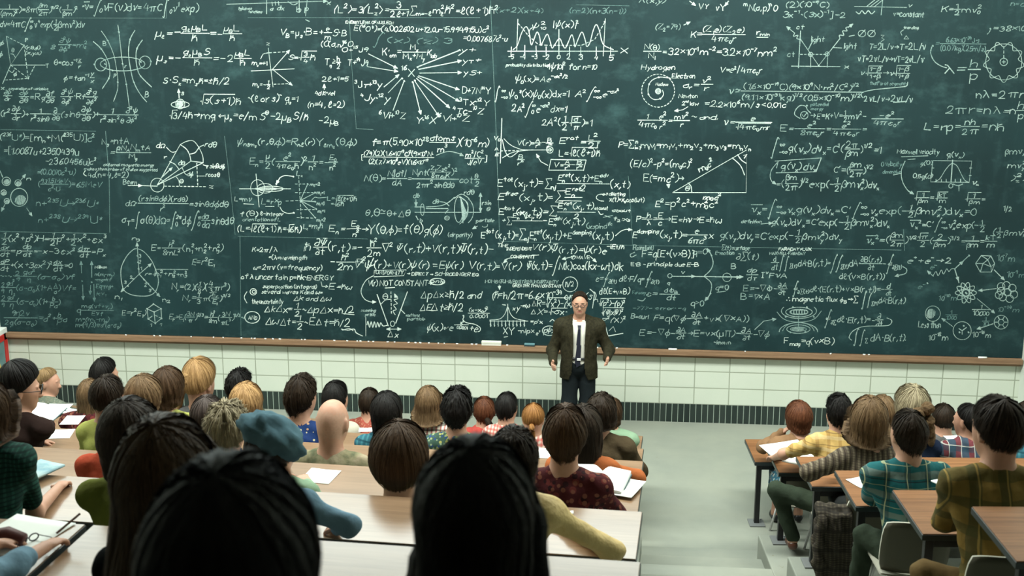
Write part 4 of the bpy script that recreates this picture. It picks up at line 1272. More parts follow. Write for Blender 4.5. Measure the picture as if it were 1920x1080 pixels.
def hair(parent, M, s, c1, c2, cut, seed=0, vol=0.016, strands=500, part=None):
    """cut: front, side, back hem angles from the crown (deg); L: hanging length at side / back; prof: outline of the hanging part"""
    rg = random.Random(seed)
    fr, sd, bk = cut.get('fr', 62), cut.get('sd', 88), cut.get('bk', 106)
    Ls, Lb = cut.get('Ls', 0.0), cut.get('Lb', 0.0)
    flare, flip = cut.get('flare', 0.0), cut.get('flip', 0.0)
    top, bulk, curl, tilt = cut.get('top', 0.0), cut.get('bulk', 0.0), cut.get('curl', 0.0), R(cut.get('tilt', 22))
    na, nc, nh = 72, 16, (12 if max(Ls, Lb) > 0.01 else 0)
    ph = [(rg.uniform(0, 6.28), rg.randint(5, 31), rg.uniform(.4, 1)) for _ in range(10)]
    Rx = Matrix.Rotation(tilt, 3, 'X')
    def lump(az, t):
        return sum(a * math.sin(f * az + p + 2.0 * t) for p, f, a in ph) / 5
    def blend(az, f, sde, b):
        c = math.cos(az)  # 1 = front
        return sde + (f - sde) * max(0, c) ** 1.3 if c > 0 else sde + (b - sde) * (-c) ** 0.9
    def surf(az, t, off=0.0):
        """t 0..1 over the skull, 1..2 down the hanging length"""
        hem = blend(az, fr, sd, bk)
        L = blend(az, 0 if fr < 80 else Ls, Ls, Lb)
        if L > .012:
            hem = min(hem, 100)
        a = R(hem) * min(t, 1)
        d = Rx @ Vector((math.sin(a) * math.sin(az), math.sin(a) * math.cos(az), math.cos(a)))
        back = max(0.0, -d.y)
        v = vol * s * (0.22 + 0.78 * min(1, math.sin(min(1, 1.35 * (1 - min(t, 1)) + (.5 if L > .012 else .06)) * 1.57)))
        v += top * s * max(0, d.z) ** 2 + bulk * s * back * max(0, .6 + .4 * d.z)
        v += .0045 * s * lump(az, t)
        if curl:
            q = d * 9
            v += curl * s * (noise.noise(q + Vector((seed, 0, 0))) + .5 * noise.noise(q * 2.3))
        p = d * (skull_r(d, s) + v + off)
        if part is not None and t < 1:
            p.z -= .010 * s * math.exp(-((p.x - part * s) / .008) ** 2) * (1 if d.z > .3 else 0)
        if t > 1 and L > .012:
            u = t - 1
            hr = Vector((p.x, p.y + .02 * s, 0))
            k = 1 + flare * u + flip * max(0, u - .62) ** 2 * 6
            if flip:
                zz = L * (u if u < .8 else .8 + (u - .8) * .2) - (.0 if u < .8 else flip * .04 * (u - .8))
            else:
                zz = L * u
            p = Vector((hr.x * k, hr.y * k - .02 * s, p.z - zz * s))
            p.x += .004 * s * math.sin(9 * u + 7 * az)
        return p
    rows = [i / nc for i in range(nc + 1)] + [1 + (i + 1) / nh for i in range(nh)]
    V, UV, F = [], [], []
    for t in rows:
        for j in range(na):
            az = 2 * math.pi * j / na
            V.append(surf(az, t))
            UV.append((j / na, t * .5))
    nr = len(rows)
    for j in range(na):  # tuck the hem in
        p = V[(nr - 1) * na + j]
        V.append(Vector((p.x * .62, p.y * .62, p.z + .004)))
        UV.append((j / na, nr))
    for i in range(nr):
        for j in range(na):
            k = (j + 1) % na
            F.append((i * na + j, (i + 1) * na + j, (i + 1) * na + k, i * na + k))
    for _ in range(strands):
        az = rg.uniform(0, 6.283)
        L = blend(az, 0 if fr < 80 else Ls, Ls, Lb)
        tmax = (2.0 if L > .012 else 1.04) * rg.uniform(.86, 1.03)
        t0 = rg.uniform(0.0, .55 * tmax)
        wd = s * rg.uniform(.0012, .0028)
        lift = s * rg.uniform(.0005, .0075 + curl * .6)
        dr = rg.uniform(-.10, .10) * (2.5 if curl else 1)
        b = len(V)
        ns = 7
        uu = rg.random()
        for i in range(ns + 1):
            q = i / ns
            t = t0 + (tmax - t0) * q
            a2 = az + dr * q
            p = surf(a2, min(t, 2 if L > .012 else 1.05), lift * (.3 + .7 * q))
            tang = Vector((math.cos(a2), -math.sin(a2), 0))
            ww = wd * (1 - q * .85)
            V += [p + tang * ww, p - tang * ww]
            UV += [(uu, t * .5), (uu + .004, t * .5)]
        for i in range(ns):
            F.append((b + 2 * i, b + 2 * i + 1, b + 2 * i + 3, b + 2 * i + 2))
    V = [M @ p for p in V]
    return mesh_obj('hair', V, F, hairmat(c1, c2), parent, True, UV)


def lump_mesh(name, parent, M, c, r, mat, wob=0.0, seed=0, swirl=0.0, rot=(0, 0, 0)):
    V, F, UV = [], [], []
    na, nb = 28, 16
    E = Matrix.Rotation(rot[2], 3, 'Z') @ Matrix.Rotation(rot[1], 3, 'Y') @ Matrix.Rotation(rot[0], 3, 'X')
    for i in range(nb + 1):
        a = math.pi * i / nb
        for j in range(na):
            t = 2 * math.pi * j / na
            d = Vector((math.sin(a) * math.cos(t), math.sin(a) * math.sin(t), math.cos(a)))
            k = 1 + wob * noise.noise(d * 2.6 + Vector((seed, seed, 0)))
            V.append(M @ (Vector(c) + E @ Vector((d.x * r[0] * k, d.y * r[1] * k, d.z * r[2] * k))))
            UV.append((j / na + swirl * i / nb, i / nb))
    for i in range(nb):
        for j in range(na):
            k = (j + 1) % na
            F.append((i * na + j, (i + 1) * na + j, (i + 1) * na + k, i * na + k))
    return mesh_obj(name, V, F, mat, parent, True, UV)


def tail_mesh(name, parent, M, pts, rad, mat):
    mb = MB().tube([M @ Vector(p) for p in catmull([tuple(p) for p in pts], 4)],
                   [float(np.interp(i / (4 * (len(pts) - 1)), np.linspace(0, 1, len(rad)), rad)) for i in range(4 * (len(pts) - 1) + 1)], 14)
    uv = [((i % 14) / 14, i // 14 * .06) for i in range(len(mb.v))]
    return mesh_obj(name, mb.v, mb.f, mat, parent, True, uv)


def glasses(parent, M, s):
    mb = MB()
    for sx in (-1, 1):
        pts = [M @ Vector((s * (sx * .032 + .024 * math.cos(t)), s * .112, s * (.002 + .017 * math.sin(t)))) for t in [i * .524 for i in range(13)]]
        mb.tube(pts, .0034 * s, 6)
        mb.tube([M @ Vector((s * sx * .056, s * .110, s * .006)), M @ Vector((s * sx * .080, s * .05, s * .004)), M @ Vector((s * sx * .081, -s * .01, s * .002))], .0022 * s, 6)
    mb.tube([M @ Vector((-s * .009, s * .114, s * .006)), M @ Vector((s * .009, s * .114, s * .006))], .0022 * s, 6)
    return mb.build('glasses', BLACK, parent, 0, True)


# ------------------------------------------------------------------ people
LOWSCALP = plain('lower_scalp', (.46, .28, .20), .6, .25, .15, 60)  # finely mottled tone for the lower back of the bald head


def ik(S, T, a, b, pole):
    d = T - S
    L = min(d.length, (a + b) * .998)
    d = d.normalized()
    x = (a * a - b * b + L * L) / (2 * L)
    hgt = math.sqrt(max(1e-6, a * a - x * x))
    p = (pole - d * pole.dot(d)).normalized()
    return S + d * x + p * hgt, S + d * L


def hand_prims(W, d, up, side, s, curl=0.5):
    """W wrist, d forearm direction, up = back of the hand, side = thumb side"""
    d, up = d.normalized(), (up - d * up.dot(d)).normalized()
    lat = d.cross(up).normalized()
    if lat.dot(side) < 0:
        lat = -lat
    palm = W + d * .048 * s
    A = np.array([[lat[i], d[i], up[i]] for i in range(3)])
    ps = [eli(palm, (.038 * s, .05 * s, .015 * s), A), eli(W + d * .012 * s, (.026 * s, .03 * s, .02 * s), A)]
    fin = []
    for i, (o, l) in enumerate(((.029, .070), (.010, .078), (-.010, .073), (-.029, .058))):
        p0 = W + d * .088 * s + lat * o * s
        dd = (d + lat * o * 3).normalized()
        p, ang = p0 - dd * .012 * s, 0.15
        for j, fl in enumerate((.46, .31, .27)):
            ang += curl * (.9 if j else .45)
            q = p + (dd * math.cos(ang) - up * math.sin(ang)) * l * fl * s
            fin.append(cap_(p, q, (.0092 - .0012 * j) * s, (.0085 - .0014 * j) * s))
            p = q
    t0 = W + d * .028 * s + lat * .028 * s - up * .004
    t1 = t0 + (d * .6 + lat * .7 - up * .25).normalized() * .036 * s
    t2 = t1 + (d * .95 + lat * .15 - up * .3 * (1 + curl)).normalized() * .032 * s
    fin += [cap_(t0, t1, .0125 * s, .0105 * s), cap_(t1, t2, .0102 * s, .0078 * s)]
    return ps, fin


def person(label, u, v, w, blk, k,  yaw=0, pit=8, rol=0, turn=0, dy=0.0, hairc=((.01, .007, .005), (.03, .02, .013)), cut=None, vol=.018,
           top=None, sleeve='long', legs=None, legtype='trousers', sk='fair', fine=False, lf=.13, arms=((-.17, .36), (.17, .36)), sw=.185, extra=None,
           collar=None, seed=None, strands=450, spec=None, lower=True, shoes=None, cross=False, nochair=None, nochair_label=None, bare=False, yabs=None, cush=0.0, legpts=None):
    """(u, v): where the middle of the skull is seen; blk/k: which row the person sits behind"""
    x0, y0 = LFAR[k] if blk == 'L' else RNEAR[k]
    th = THL if blk == 'L' else THR
    Y = y0 - (DEP if blk == 'L' else 0)
    for _ in range(4):
        H = at(u, v, Y)
        Y = y0 - (DEP / math.cos(th) if blk == 'L' else 0) + (H[0] - x0) * math.tan(th) - .17 + dy
        if yabs is not None:
            Y = yabs
    H = at(u, v, Y)
    hs = w / (FPX / float(np.dot(H - CAM, _f))) / (2 * (.079 + (vol * .8 if cut is not None else 0)))
    fz = floorz(k)
    seed = seed if seed is not None else int(abs(u * 7 + v * 3)) % 997
    a = th + R(turn)
    F2 = Matrix.Rotation(a, 3, 'Z')
    base = Vector((H[0], H[1], fz)) - F2 @ Vector((0, lf, 0))
    root = empty('person', base, a)
    tag(root, label, 'person')
    hz = H[2] - fz
    HM_ = Matrix.Translation((0, lf, hz)) @ Matrix.Rotation(R(yaw), 4, 'Z') @ Matrix.Rotation(R(-pit), 4, 'X') @ Matrix.Rotation(R(rol), 4, 'Y')
    hp = .50 + cush
    NB = Vector((0, lf - .05, hz - .168 * hs))
    HP = Vector((0, -.02, hp))
    ch = HP.lerp(NB, .68)
    bs = max(.9, min(1.35, (NB.z - hp) / .55))
    t1 = [eli(HP, (.165 * bs, .12 * bs, .12)), cap_(HP, ch, .125 * bs, .125 * bs), eli(ch, (sw - .01, .112 * bs, .17 * bs)),
          eli(HP.lerp(NB, .4), (.145 * bs, .11 * bs, .16))]
    SH = []
    for sx in (-1, 1):
        S = NB + Vector((sx * sw, -.005, -.068))
        SH.append(S)
        t1 += [cap_(NB + Vector((sx * .035, -.012, .0)), S, .052, .058), eli(S, (.064, .062, .062))]
    t1.append(cap_(ch, NB + Vector((0, -.01, -.05)), .10, .085))
    neck = [cap_(NB + Vector((0, 0, -.04)), HM_ @ Vector((0, -.036 * hs, -.045 * hs)), .058 * hs, .055 * hs)]
    armp, slv, hands, hfin = [], [], [], []
    wr = []
    for i, sx in enumerate((-1, 1)):
        ar = arms[i]
        if ar is None:
            ar = (sx * .12, .30)
        px_ = None
        if isinstance(ar, dict):
            if 'uv' in ar:
                q = F2.transposed() @ (Vector(atz(ar['uv'][0], ar['uv'][1], fz + TH + ar.get('lift', .035))) - base)
            else:
                q = Vector((0, lf, hz)) + Vector(ar['hd']) * hs
            px_, ar = q, (0, 0, 0, ar.get('el', .75))
        T = Vector((ar[0], ar[1] + lf, (ar[2] if len(ar) > 2 else TH + .035)))
        if px_ is not None:
            T = px_
        S = SH[i]
        pole = Vector((sx * .75, -.25, -.75)) if len(ar) < 4 else Vector((sx * ar[3], -.25, -.75 if ar[3] < 1.2 else -.30))
        E, W = ik(S, T, .30 * bs, .265 * bs, pole)
        if isinstance(arms[i], dict) and 'E' in arms[i]:
            E, W = F2.transposed() @ (Vector(atz(arms[i]['E'][0], arms[i]['E'][1], fz + TH + .05)) - base), T
        armp += [cap_(S, E, .047, .040), cap_(E, W, .041, .027)]
        if sleeve == 'long':
            slv += [cap_(S, E, .063, .054), cap_(E, W, .054, .040)]
        elif sleeve == 'short':
            slv += [cap_(S, S.lerp(E, .72), .064, .060)]
        elif sleeve == 'elbow':
            slv += [cap_(S, E, .066, .062), cap_(E, E.lerp(W, .12), .062, .055)]
        elif sleeve == 'rolled':
            slv += [cap_(S, E, .063, .054), cap_(E, E.lerp(W, .35), .054, .050)]
        wr.append((E, W))
        d = (W - E).normalized()
        if d.z < -.3:
            d = Vector((d.x, d.y, -.25)).normalized()
        hp_, hf = hand_prims(W, d, Vector((0, -.1, 1)), Vector((-sx, .2, 0)), 1.0, .42)
        hands += hp_
        hfin += hf if fine else [('c', q[1], q[2], q[3] * 1.25, q[4] * 1.25) for q in hf]
    lg, shoe = [], []
    trz = []
    for i, sx in enumerate((-1, 1)):
        A0 = Vector((sx * .09, .0, hp - .02))
        K = Vector((sx * .11, .43, hp + .02))
        An = Vector((sx * .11, .40, .09))
        if cross and sx < 0:
            K = Vector((-.24, .40, hp + .10))
            An = Vector((-.13, .55, .13))
        if cross and sx > 0:
            K, An = Vector((.02, .44, hp + .02)), Vector((.02, .42, .09))
        if legpts and legpts[i]:
            (ku, kv, kz), (au, av, az_) = legpts[i]
            K = F2.transposed() @ (Vector(atz(ku, kv, fz + kz)) - base)
            An = F2.transposed() @ (Vector(atz(au, av, fz + az_)) - base)
        lg += [cap_(A0, K, .078, .055), cap_(K, An, .053, .034), cap_(An, An + Vector((0, .11, -.055)), .034, .024)]
        trz += [cap_(A0, K, .094, .070), cap_(K, An + Vector((0, 0, .03)), .069, .058)]
        shoe.append([cap_(An + Vector((0, -.02, -.04)), An + Vector((0, .09, -.052)), .042, .036), cap_(An + Vector((0, .09, -.052)), An + Vector((0, .15, -.058)), .037, .028)])
    hps, hfine = head_prims(hs)
    HG = [xf(q, HM_) for q in hps]
    HF = [xf(q, HM_) for q in hfine]
    h = .0068 if fine else .013
    iv = HM_.inverted()
    A_, t_ = np.array(iv.to_3x3()), np.array(iv.translation)
    def stub(c):  # picks faces on the lower back and sides of the head
        q = (c @ A_.T + t_) / hs + np.random.default_rng(3).normal(0, .007, c.shape)
        return (q[:, 2] < .038 - .25 * q[:, 1]) & (q[:, 2] > -.075) & (q[:, 1] < .03) & (np.abs(q[:, 0]) < .0785)
    soft('body', [(.018, t1 + neck + armp + HG), (.006, HF), (.007, hands), (.004, hfin)] + ([(.018, lg)] if lower else []), h, [skin(sk), LOWSCALP] if bare else skin(sk), root, stub if bare else None)
    if top is not None:
        th_ = [('c', q[1], q[2], q[3] + .014, q[4] + .014) if q[0] == 'c' else ('e', q[1], q[2] + .014, q[3]) for q in t1]
        tl = top if isinstance(top, tuple) else (top, 'shirt')
        so = soft(tl[1], [(.016, th_ + slv)], .012 if not fine else .0095, tl[0], root, wr=.0042)
        if collar:
            cm = collar if not isinstance(collar, bool) else tl[0]
            ring = []
            for i in range(17):
                t = 2 * math.pi * i / 16
                ring.append(NB + Vector((math.sin(t) * .066, math.cos(t) * .068 - .004, .004 - .016 * math.cos(t))))
            MB().tube([p + Vector((0, 0, .01)) for p in ring], .021, 8).build('collar', cm, so, 0, True)
    if lower and legs is None:
        legs = (TR['blk'], TR['dk'], TR['tan'])[seed % 3]
    if lower:
        if legtype == 'skirt':
            soft('skirt', [(.03, [q for i, q in enumerate(trz) if i % 2 == 0] + [eli((0, .2, hp - .05), (.2, .25, .10)), eli((0, .42, hp - .14), (.19, .07, .2))])], .015, legs, root)
        else:
            soft('trousers', [(.012, [eli(HP + Vector((0, 0, -.03)), (.175, .135, .12))] + trz)], .012, legs, root, wr=.004)
        for q in shoe:
            soft('shoe', [(.012, q)], .009, shoes or BLACK, root)
    if cut is not None:
        hair(root, HM_, hs, hairc[0], hairc[1], cut, seed, vol, strands)
    if spec:
        glasses(root, HM_, hs)
    if extra:
        extra(root, HM_, hs)
    cpos = F2 @ Vector((0, -.02, cush + .035)) + base
    cpos.z = fz
    if nochair is None:
        chair(cpos, a, 'cream chair under the ' + (nochair_label or label))
    return root, HM_, base, a
# ------------------------------------------------------------------ cloth
W_ = (.62, .63, .58)
T = {
 'camo': blotch('camouflage_cotton', [(.3, (.05, .065, .045)), (.45, (.14, .15, .11)), (.55, (.09, .115, .09)), (.68, (.22, .22, .17))], 22),
 'speck': blotch('speckled_tweed', [(.35, (.018, .022, .012)), (.6, (.07, .075, .04))], 60),
 'brown': plain('dark_brown_knit', (.022, .012, .010), .9, .1, .2, 9, .3),
 'chart': plain('chartreuse_cotton', (.33, .34, .09), .85, .1, .15, 9, .5),
 'rust': plain('rust_red_cotton', (.36, .055, .025), .85, .1, .15, 9, .5),
 'olive': plain('olive_green_cotton', (.115, .13, .022), .85, .1, .2, 9, .6),
 'green': plain('sage_green_cotton', (.20, .30, .20), .85, .1, .15, 9, .4),
 'bluefl': spots('blue_print', (.012, .035, .13), [(.5, .30, .18), (.55, .5, .3)], 16, .20),
 'army': blotch('faded_army_cotton', [(.32, (.12, .13, .075)), (.5, (.24, .22, .13)), (.66, (.32, .27, .18))], 9),
 'knit': spots('red_knit', (.32, .07, .05), [(.45, .22, .14)], 60, .3),
 'tealp': plaid('teal_print', (.03, .12, .16), [('x', 22, .4, 0, (.06, .22, .26), .8), ('z', 18, .25, 0, (.01, .05, .07), .8)]),
 'check': plaid('red_black_check', (.62, .58, .48), [('x', 26, .42, 0, (.30, .02, .02), .75), ('z', 26, .42, 0, (.02, .02, .02), .75)]),
 'ging': plaid('red_gingham', (.60, .50, .42), [('x', 30, .5, 0, (.45, .05, .04), .6), ('z', 30, .5, 0, (.45, .05, .04), .6)]),
 'floral': spots('green_blue_print', (.05, .10, .075), [(.42, .42, .12), (.03, .07, .20), (.28, .36, .22)], 22, .30),
 'redtop': plain('red_cotton', (.40, .06, .05), .85, .1, .15, 9, .4),
 'suede': plain('brown_suede', (.062, .045, .026), .95, .05, .3, 11, .6),
 'orange': plain('orange_wool', (.36, .105, .035), .9, .1, .15, 9, .4),
 'burg': spots('burgundy_print', (.065, .010, .012), [(.14, .025, .022), (.025, .006, .008), (.20, .07, .045)], 15, .34),
 'dkgreen': plaid('dark_green_check', (.012, .045, .035), [('x', 40, .35, 0, (.022, .085, .065), .8), ('z', 40, .35, 0, (.006, .02, .018), .8)]),
 'denim': plain('pale_blue_denim', (.13, .22, .29), .85, .1, .2, 12, .5),
 'yellow': plain('pale_yellow_satin', (.68, .50, .22), .55, .3, .15, 9, .8),
 'tan': plain('tan_wool', (.22, .125, .065), .9, .1, .15, 9, .4),
 'yplaid': plaid('yellow_plaid', (.46, .30, .10), [('x', 11, .3, 0, (.24, .13, .04), .55), ('z', 11, .3, 0, (.55, .42, .22), .55), ('z', 11, .08, .5, (.12, .07, .03), .6)]),
 'rbplaid': plaid('red_blue_plaid', (.05, .075, .11), [('x', 10, .4, 0, (.22, .03, .03), .7), ('z', 10, .4, 0, (.02, .06, .09), .6), ('x', 10, .06, .6, (.6, .6, .55), .8), ('z', 10, .06, .6, (.6, .6, .55), .8)]),
 'bknit': plaid('brown_striped_knit', (.10, .08, .055), [('x', 26, .3, 0, (.24, .20, .14), .7), ('x', 26, .2, .5, (.03, .022, .018), .8), ('z', 60, .3, 0, (.05, .035, .03), .5)]),
 'teal': plaid('teal_plaid', (.012, .105, .115), [('z', 8, .32, 0, (.16, .19, .16), .65), ('x', 8, .30, .2, (.02, .05, .05), .6), ('z', 8, .05, .13, (.015, .03, .035), .9), ('x', 8, .045, .1, (.42, .44, .26), .8), ('z', 8, .03, .42, (.42, .44, .26), .7)]),
 'ochre': plaid('ochre_plaid', (.20, .125, .03), [('x', 7, .42, 0, (.055, .055, .022), .7), ('z', 7, .40, .2, (.065, .062, .02), .65), ('x', 7, .06, .7, (.33, .22, .06), .8)]),
 'grey': plain('grey_wool', (.10, .10, .10), .9, .1, .15, 9, .3),
 'blk': plain('black_wool', (.006, .007, .008), .95, .05, .2, 9, .3),
 'navy': plain('navy_cotton', (.012, .02, .045), .9, .1, .15, 9, .3),
 'cream': plain('cream_cotton', (.45, .42, .34), .9, .1, .1, 9, .3),
}
TR = {'dk': plain('dark_green_trousers', (.030, .042, .028), .9, .1, .2, 9, .5), 'blk': plain('charcoal_trousers', (.02, .022, .022), .9, .1, .2, 9, .3),
      'tan': plain('brown_trousers', (.13, .085, .035), .9, .1, .2, 9, .4), 'skirt': spots('blue_print_skirt', (.03, .10, .14), [(.16, .30, .36), (.4, .42, .36), (.1, .04, .03)], 26, .3)}
SHOEB = plain('brown_leather', (.075, .026, .014), .35, .5)
BLK, DKB, BRN = ((.004, .004, .004), (.016, .014, .013)), ((.009, .006, .004), (.034, .022, .014)), ((.022, .012, .006), (.080, .045, .024))
LBR, BLD, AUB = ((.06, .035, .016), (.20, .125, .065)), ((.16, .085, .03), (.48, .29, .13)), ((.04, .013, .006), (.15, .055, .026))
GRB, GIN, GRY = ((.14, .11, .065), (.40, .34, .22)), ((.16, .065, .018), (.42, .20, .065)), ((.03, .022, .020), (.11, .085, .075))
SH = dict(fr=58, sd=76, bk=112, Lb=.055, flare=-.30)                     # short crop
MOP = dict(fr=70, sd=92, bk=120, bulk=.010)         # bowl cut
BOB = dict(fr=70, sd=100, bk=104, Ls=.085, Lb=.075, flare=-.10, bulk=.012)
LONG = dict(fr=66, sd=100, bk=104, Ls=.30, Lb=.30, flare=.05)
FLIP = dict(fr=66, sd=98, bk=104, Ls=.13, Lb=.13, flare=-.02, flip=.55, bulk=.012)
UPDO = dict(fr=62, sd=92, bk=100, top=.045, bulk=.03)


def bun(c, r, col, name='bun', wob=.2):
    return lambda root, M, s: lump_mesh(name, root, M, [x * s for x in c], [x * s for x in r], hairmat(*col), wob, 3, 1.5)


def pony(pts, rad, col):
    return lambda root, M, s: tail_mesh('ponytail', root, M, [tuple(x * s for x in p) for p in pts], [x * s for x in rad], hairmat(*col))


def both(*fs):
    return lambda *a: [f(*a) for f in fs]


P = person
# front row, left block
P('person with swept blond hair in camouflage shirt seen in profile', 91, 715, 40, 'L', 0, yaw=-68, turn=-18, hairc=((.10, .06, .025), (.36, .23, .11)), cut=SH, vol=.022, top=T['camo'], arms=((-.12, .36), (.22, .40)), fine=True, nochair_label='blond person in camouflage shirt')
P('person with thick black hair looking right at the far left', 197, 703, 48, 'L', 0, yaw=-38, hairc=BLK, cut=dict(SH, top=.012), vol=.024, top=T['navy'])
P('person with curly black hair in dark speckled jacket', 450, 722, 49, 'L', 0, yaw=-22, rol=8, hairc=BLK, cut=dict(SH, curl=.014), vol=.022, top=T['speck'])
P('person with sleek black hair sitting in front of the bald person', 630, 748, 50, 'L', 0, sw=.15, dy=-.10, yaw=-14, hairc=BLK, cut=dict(SH, part=.02, top=.012), vol=.02, top=T['cream'])
P('person with short dark hair in red knit shirt, front row', 693, 753, 41, 'L', 0, sw=.15, dy=.10, hairc=DKB, cut=SH, top=T['knit'], sleeve='short')
P('person with light brown flipped hair in red black check dress', 803, 753, 47, 'L', 0, hairc=LBR, cut=FLIP, vol=.016, top=(T['check'], 'dress'), sleeve='short', legs=T['check'], legtype='skirt')
P('person with auburn hair in low ponytail and red top', 908, 770, 42, 'L', 0, sw=.15, dy=.14, yaw=8, hairc=AUB, cut=dict(SH, sd=96, bk=108), vol=.02, top=T['redtop'], extra=pony([(.02, -.09, -.05), (.05, -.12, -.10), (.06, -.11, -.17)], [.022, .03, .012], DKB))
P('person with neat black hair in red gingham shirt', 951, 763, 44, 'L', 0, sw=.15, dy=-.12, yaw=-12, hairc=BLK, cut=dict(SH, part=-.02), vol=.02, top=T['ging'], collar=True)
P('person with ginger hair tied at the nape in gingham', 1000, 785, 43, 'L', 1, sw=.15, dy=.1, pit=18, hairc=GIN, cut=dict(UPDO, top=.005, bulk=.01), vol=.016, top=T['ging'], extra=pony([(0, -.10, -.05), (.01, -.125, -.08), (.03, -.11, -.16)], [.018, .024, .008], GIN))
P('person in sage green shirt at the aisle end, front row', 1146, 772, 42, 'L', 0, yaw=-10, hairc=BRN, cut=BOB, top=T['green'], arms=((-.1, .36), {'uv':(1170,813)}), fine=True)
# second row
P('person with long light brown hair half hidden behind chartreuse shirt', 168, 738, 44, 'L', 1, hairc=LBR, cut=dict(LONG, Ls=.16, Lb=.16), top=T['burg'])
P('person with smooth dark brown bob and green collar', 315, 727, 58, 'L', 1, yaw=-8, hairc=BRN, cut=dict(BOB, top=.012), vol=.024, top=T['chart'], collar=True)
P('person with blond hair pinned up in a twist', 376, 718, 56, 'L', 0, yaw=-20, hairc=BLD, cut=UPDO, vol=.02, top=T['grey'], extra=both(bun((-.012, -.105, .04), (.05, .04, .06), BLD, 'twist'), pony([(-.06, -.08, .0), (-.10, -.07, -.10), (-.12, -.06, -.22), (-.11, -.05, -.30)], [.02, .024, .018, .004], BLD)))
P('person with straight strawberry blond bob', 462, 754, 60, 'L', 1, hairc=BLD, cut=dict(BOB, Ls=.11, Lb=.11), vol=.024, top=T['tan'])
P('person with wavy dark hair in blue flower print shirt', 566, 745, 60, 'L', 1, yaw=-24, rol=4, hairc=DKB, cut=dict(SH, top=.02, curl=.010, sd=88), vol=.024, top=T['bluefl'], collar=True, sw=.20)
P('person with glossy black bob in teal patterned top', 725, 770, 58, 'L', 1, yaw=4, hairc=BLK, cut=dict(BOB, Ls=.10, Lb=.10), vol=.024, top=T['tealp'])
P('person with tousled black hair in green floral shirt', 858, 767, 61, 'L', 1, hairc=BLK, cut=dict(SH, curl=.012, top=.012), vol=.026, top=T['floral'], sw=.20)
P('person with dark flipped hair in brown suede jacket', 1127, 772, 56, 'L', 1, yaw=-6, hairc=DKB, cut=dict(FLIP, Ls=.06, Lb=.06, curl=.008, flip=.15), vol=.022, top=(T['suede'], 'jacket'), sw=.215, arms=((-.15, .36), (.24, .30)))
# third row
P('person with black updo and glasses in dark brown sweater', 40, 728, 62, 'L', 2, yaw=-58, turn=-8, hairc=BLK, cut=dict(UPDO, fr=66), vol=.02, top=(T['brown'], 'sweater'), spec=True, fine=True, extra=bun((-.01, -.10, .06), (.05, .045, .05), BLK), arms=((-.15, .36), {'uv':(104,790),'lift':.06}))
P('person with tousled brown hair in chartreuse shirt', 203, 743, 62, 'L', 2, sw=.16, dy=-.14, yaw=-10, hairc=DKB, cut=dict(MOP, curl=.008), vol=.024, top=T['chart'])
P('person with rounded light brown hair in third row', 270, 743, 66, 'L', 2, sw=.15, dy=.14, yaw=-6, hairc=LBR, cut=dict(BOB, Ls=.05, Lb=.05), vol=.028, top=T['grey'])
P('person with smooth greyish brown hair behind blond twist', 390, 780, 62, 'L', 2, hairc=GRY, cut=MOP, vol=.024, top=T['navy'])

P('bald person in faded army green jacket with stand collar', 624, 789, 59, 'L', 2, dy=-.14, yaw=-10, sk='fair', bare=True, top=(T['army'], 'jacket'), collar=True, sw=.215)
P('person with long dark hair in orange sweater', 1094, 802, 70, 'L', 2, hairc=DKB, cut=dict(LONG, Ls=.20, Lb=.20), vol=.03, top=(T['orange'], 'sweater'), arms=((-.15, .36), (.22, .24, .78, 1.6)))
# fourth row
P('person in rust red shirt hidden behind dark bouffant hair', 226, 800, 66, 'L', 3, hairc=DKB, cut=SH, top=T['rust'], sw=.22)
P('person with short curly ash blond hair', 428, 805, 80, 'L', 3, hairc=GRB, cut=dict(MOP, curl=.030), vol=.034, top=T['grey'])
P('person with pale green cuff hidden behind the blue beret', 524, 838, 72, 'L', 3, hairc=DKB, cut=MOP, top=T['green'], arms=((-.15, .36), {'uv':(578,908)}), fine=True)
P('person with large brown bowl haircut in olive shirt', 750, 866, 108, 'L', 3, dy=-.30, yaw=4, pit=14, hairc=BRN, cut=dict(MOP, bulk=.03, sd=104, bk=132, top=.02), vol=.040, strands=900, top=T['olive'], sleeve='elbow', arms=((-.24, .34, TH + .04, 1.4), (.18, .36)), fine=True)
P('person with neat brown hair in burgundy patterned shirt', 1060, 815, 84, 'L', 3, hairc=BRN, cut=dict(SH, part=-.015, top=.01), vol=.022, strands=900, top=T['burg'], collar=True, sw=.215, arms=((-.2, .34), (.22, .30)))
# fifth row
P('person in dark green check blouse at the left edge', -26, 765, 84, 'L', 4, hairc=BRN, cut=FLIP, vol=.03, top=(T['dkgreen'], 'blouse'), sleeve='short', arms=((-.1, .30), {'uv':(110,914),'lift':.04,'E':(66,962)}), fine=True, sw=.20)
P('person with dark bouffant hair in olive green jacket', 246, 826, 106, 'L', 4, hairc=DKB, cut=dict(BOB, bulk=.03, top=.03, Ls=.06, Lb=.08), vol=.036, strands=900, top=(T['olive'], 'jacket'), sw=.21)


def beret(root, M, s):
    m = plain('blue_grey_felt', (.085, .16, .20), .95, .1, .15, 9, .3)
    lump_mesh('beret', root, M, (.014 * s, -.012 * s, .062 * s), (.150 * s, .148 * s, .088 * s), m, .22, 2, 0, (R(-14), R(20), 0))


P('person wearing a tilted blue grey beret and denim shirt', 503, 842, 84, 'L', 4, pit=10, rol=6, hairc=DKB, cut=dict(BOB, Ls=.04, Lb=.03), vol=.02, top=T['denim'], extra=beret, arms=((-.15, .36), (.30, .20, TH + .05, 1.5)))
P('person in pale yellow blouse leaning an arm on the table', 962, 858, 90, 'L', 4, hairc=DKB, cut=dict(BOB, curl=.012), vol=.03, top=(T['yellow'], 'blouse'), arms=((-.15, .36), {'uv':(1062,984),'E':(1150,1034)}), fine=True)
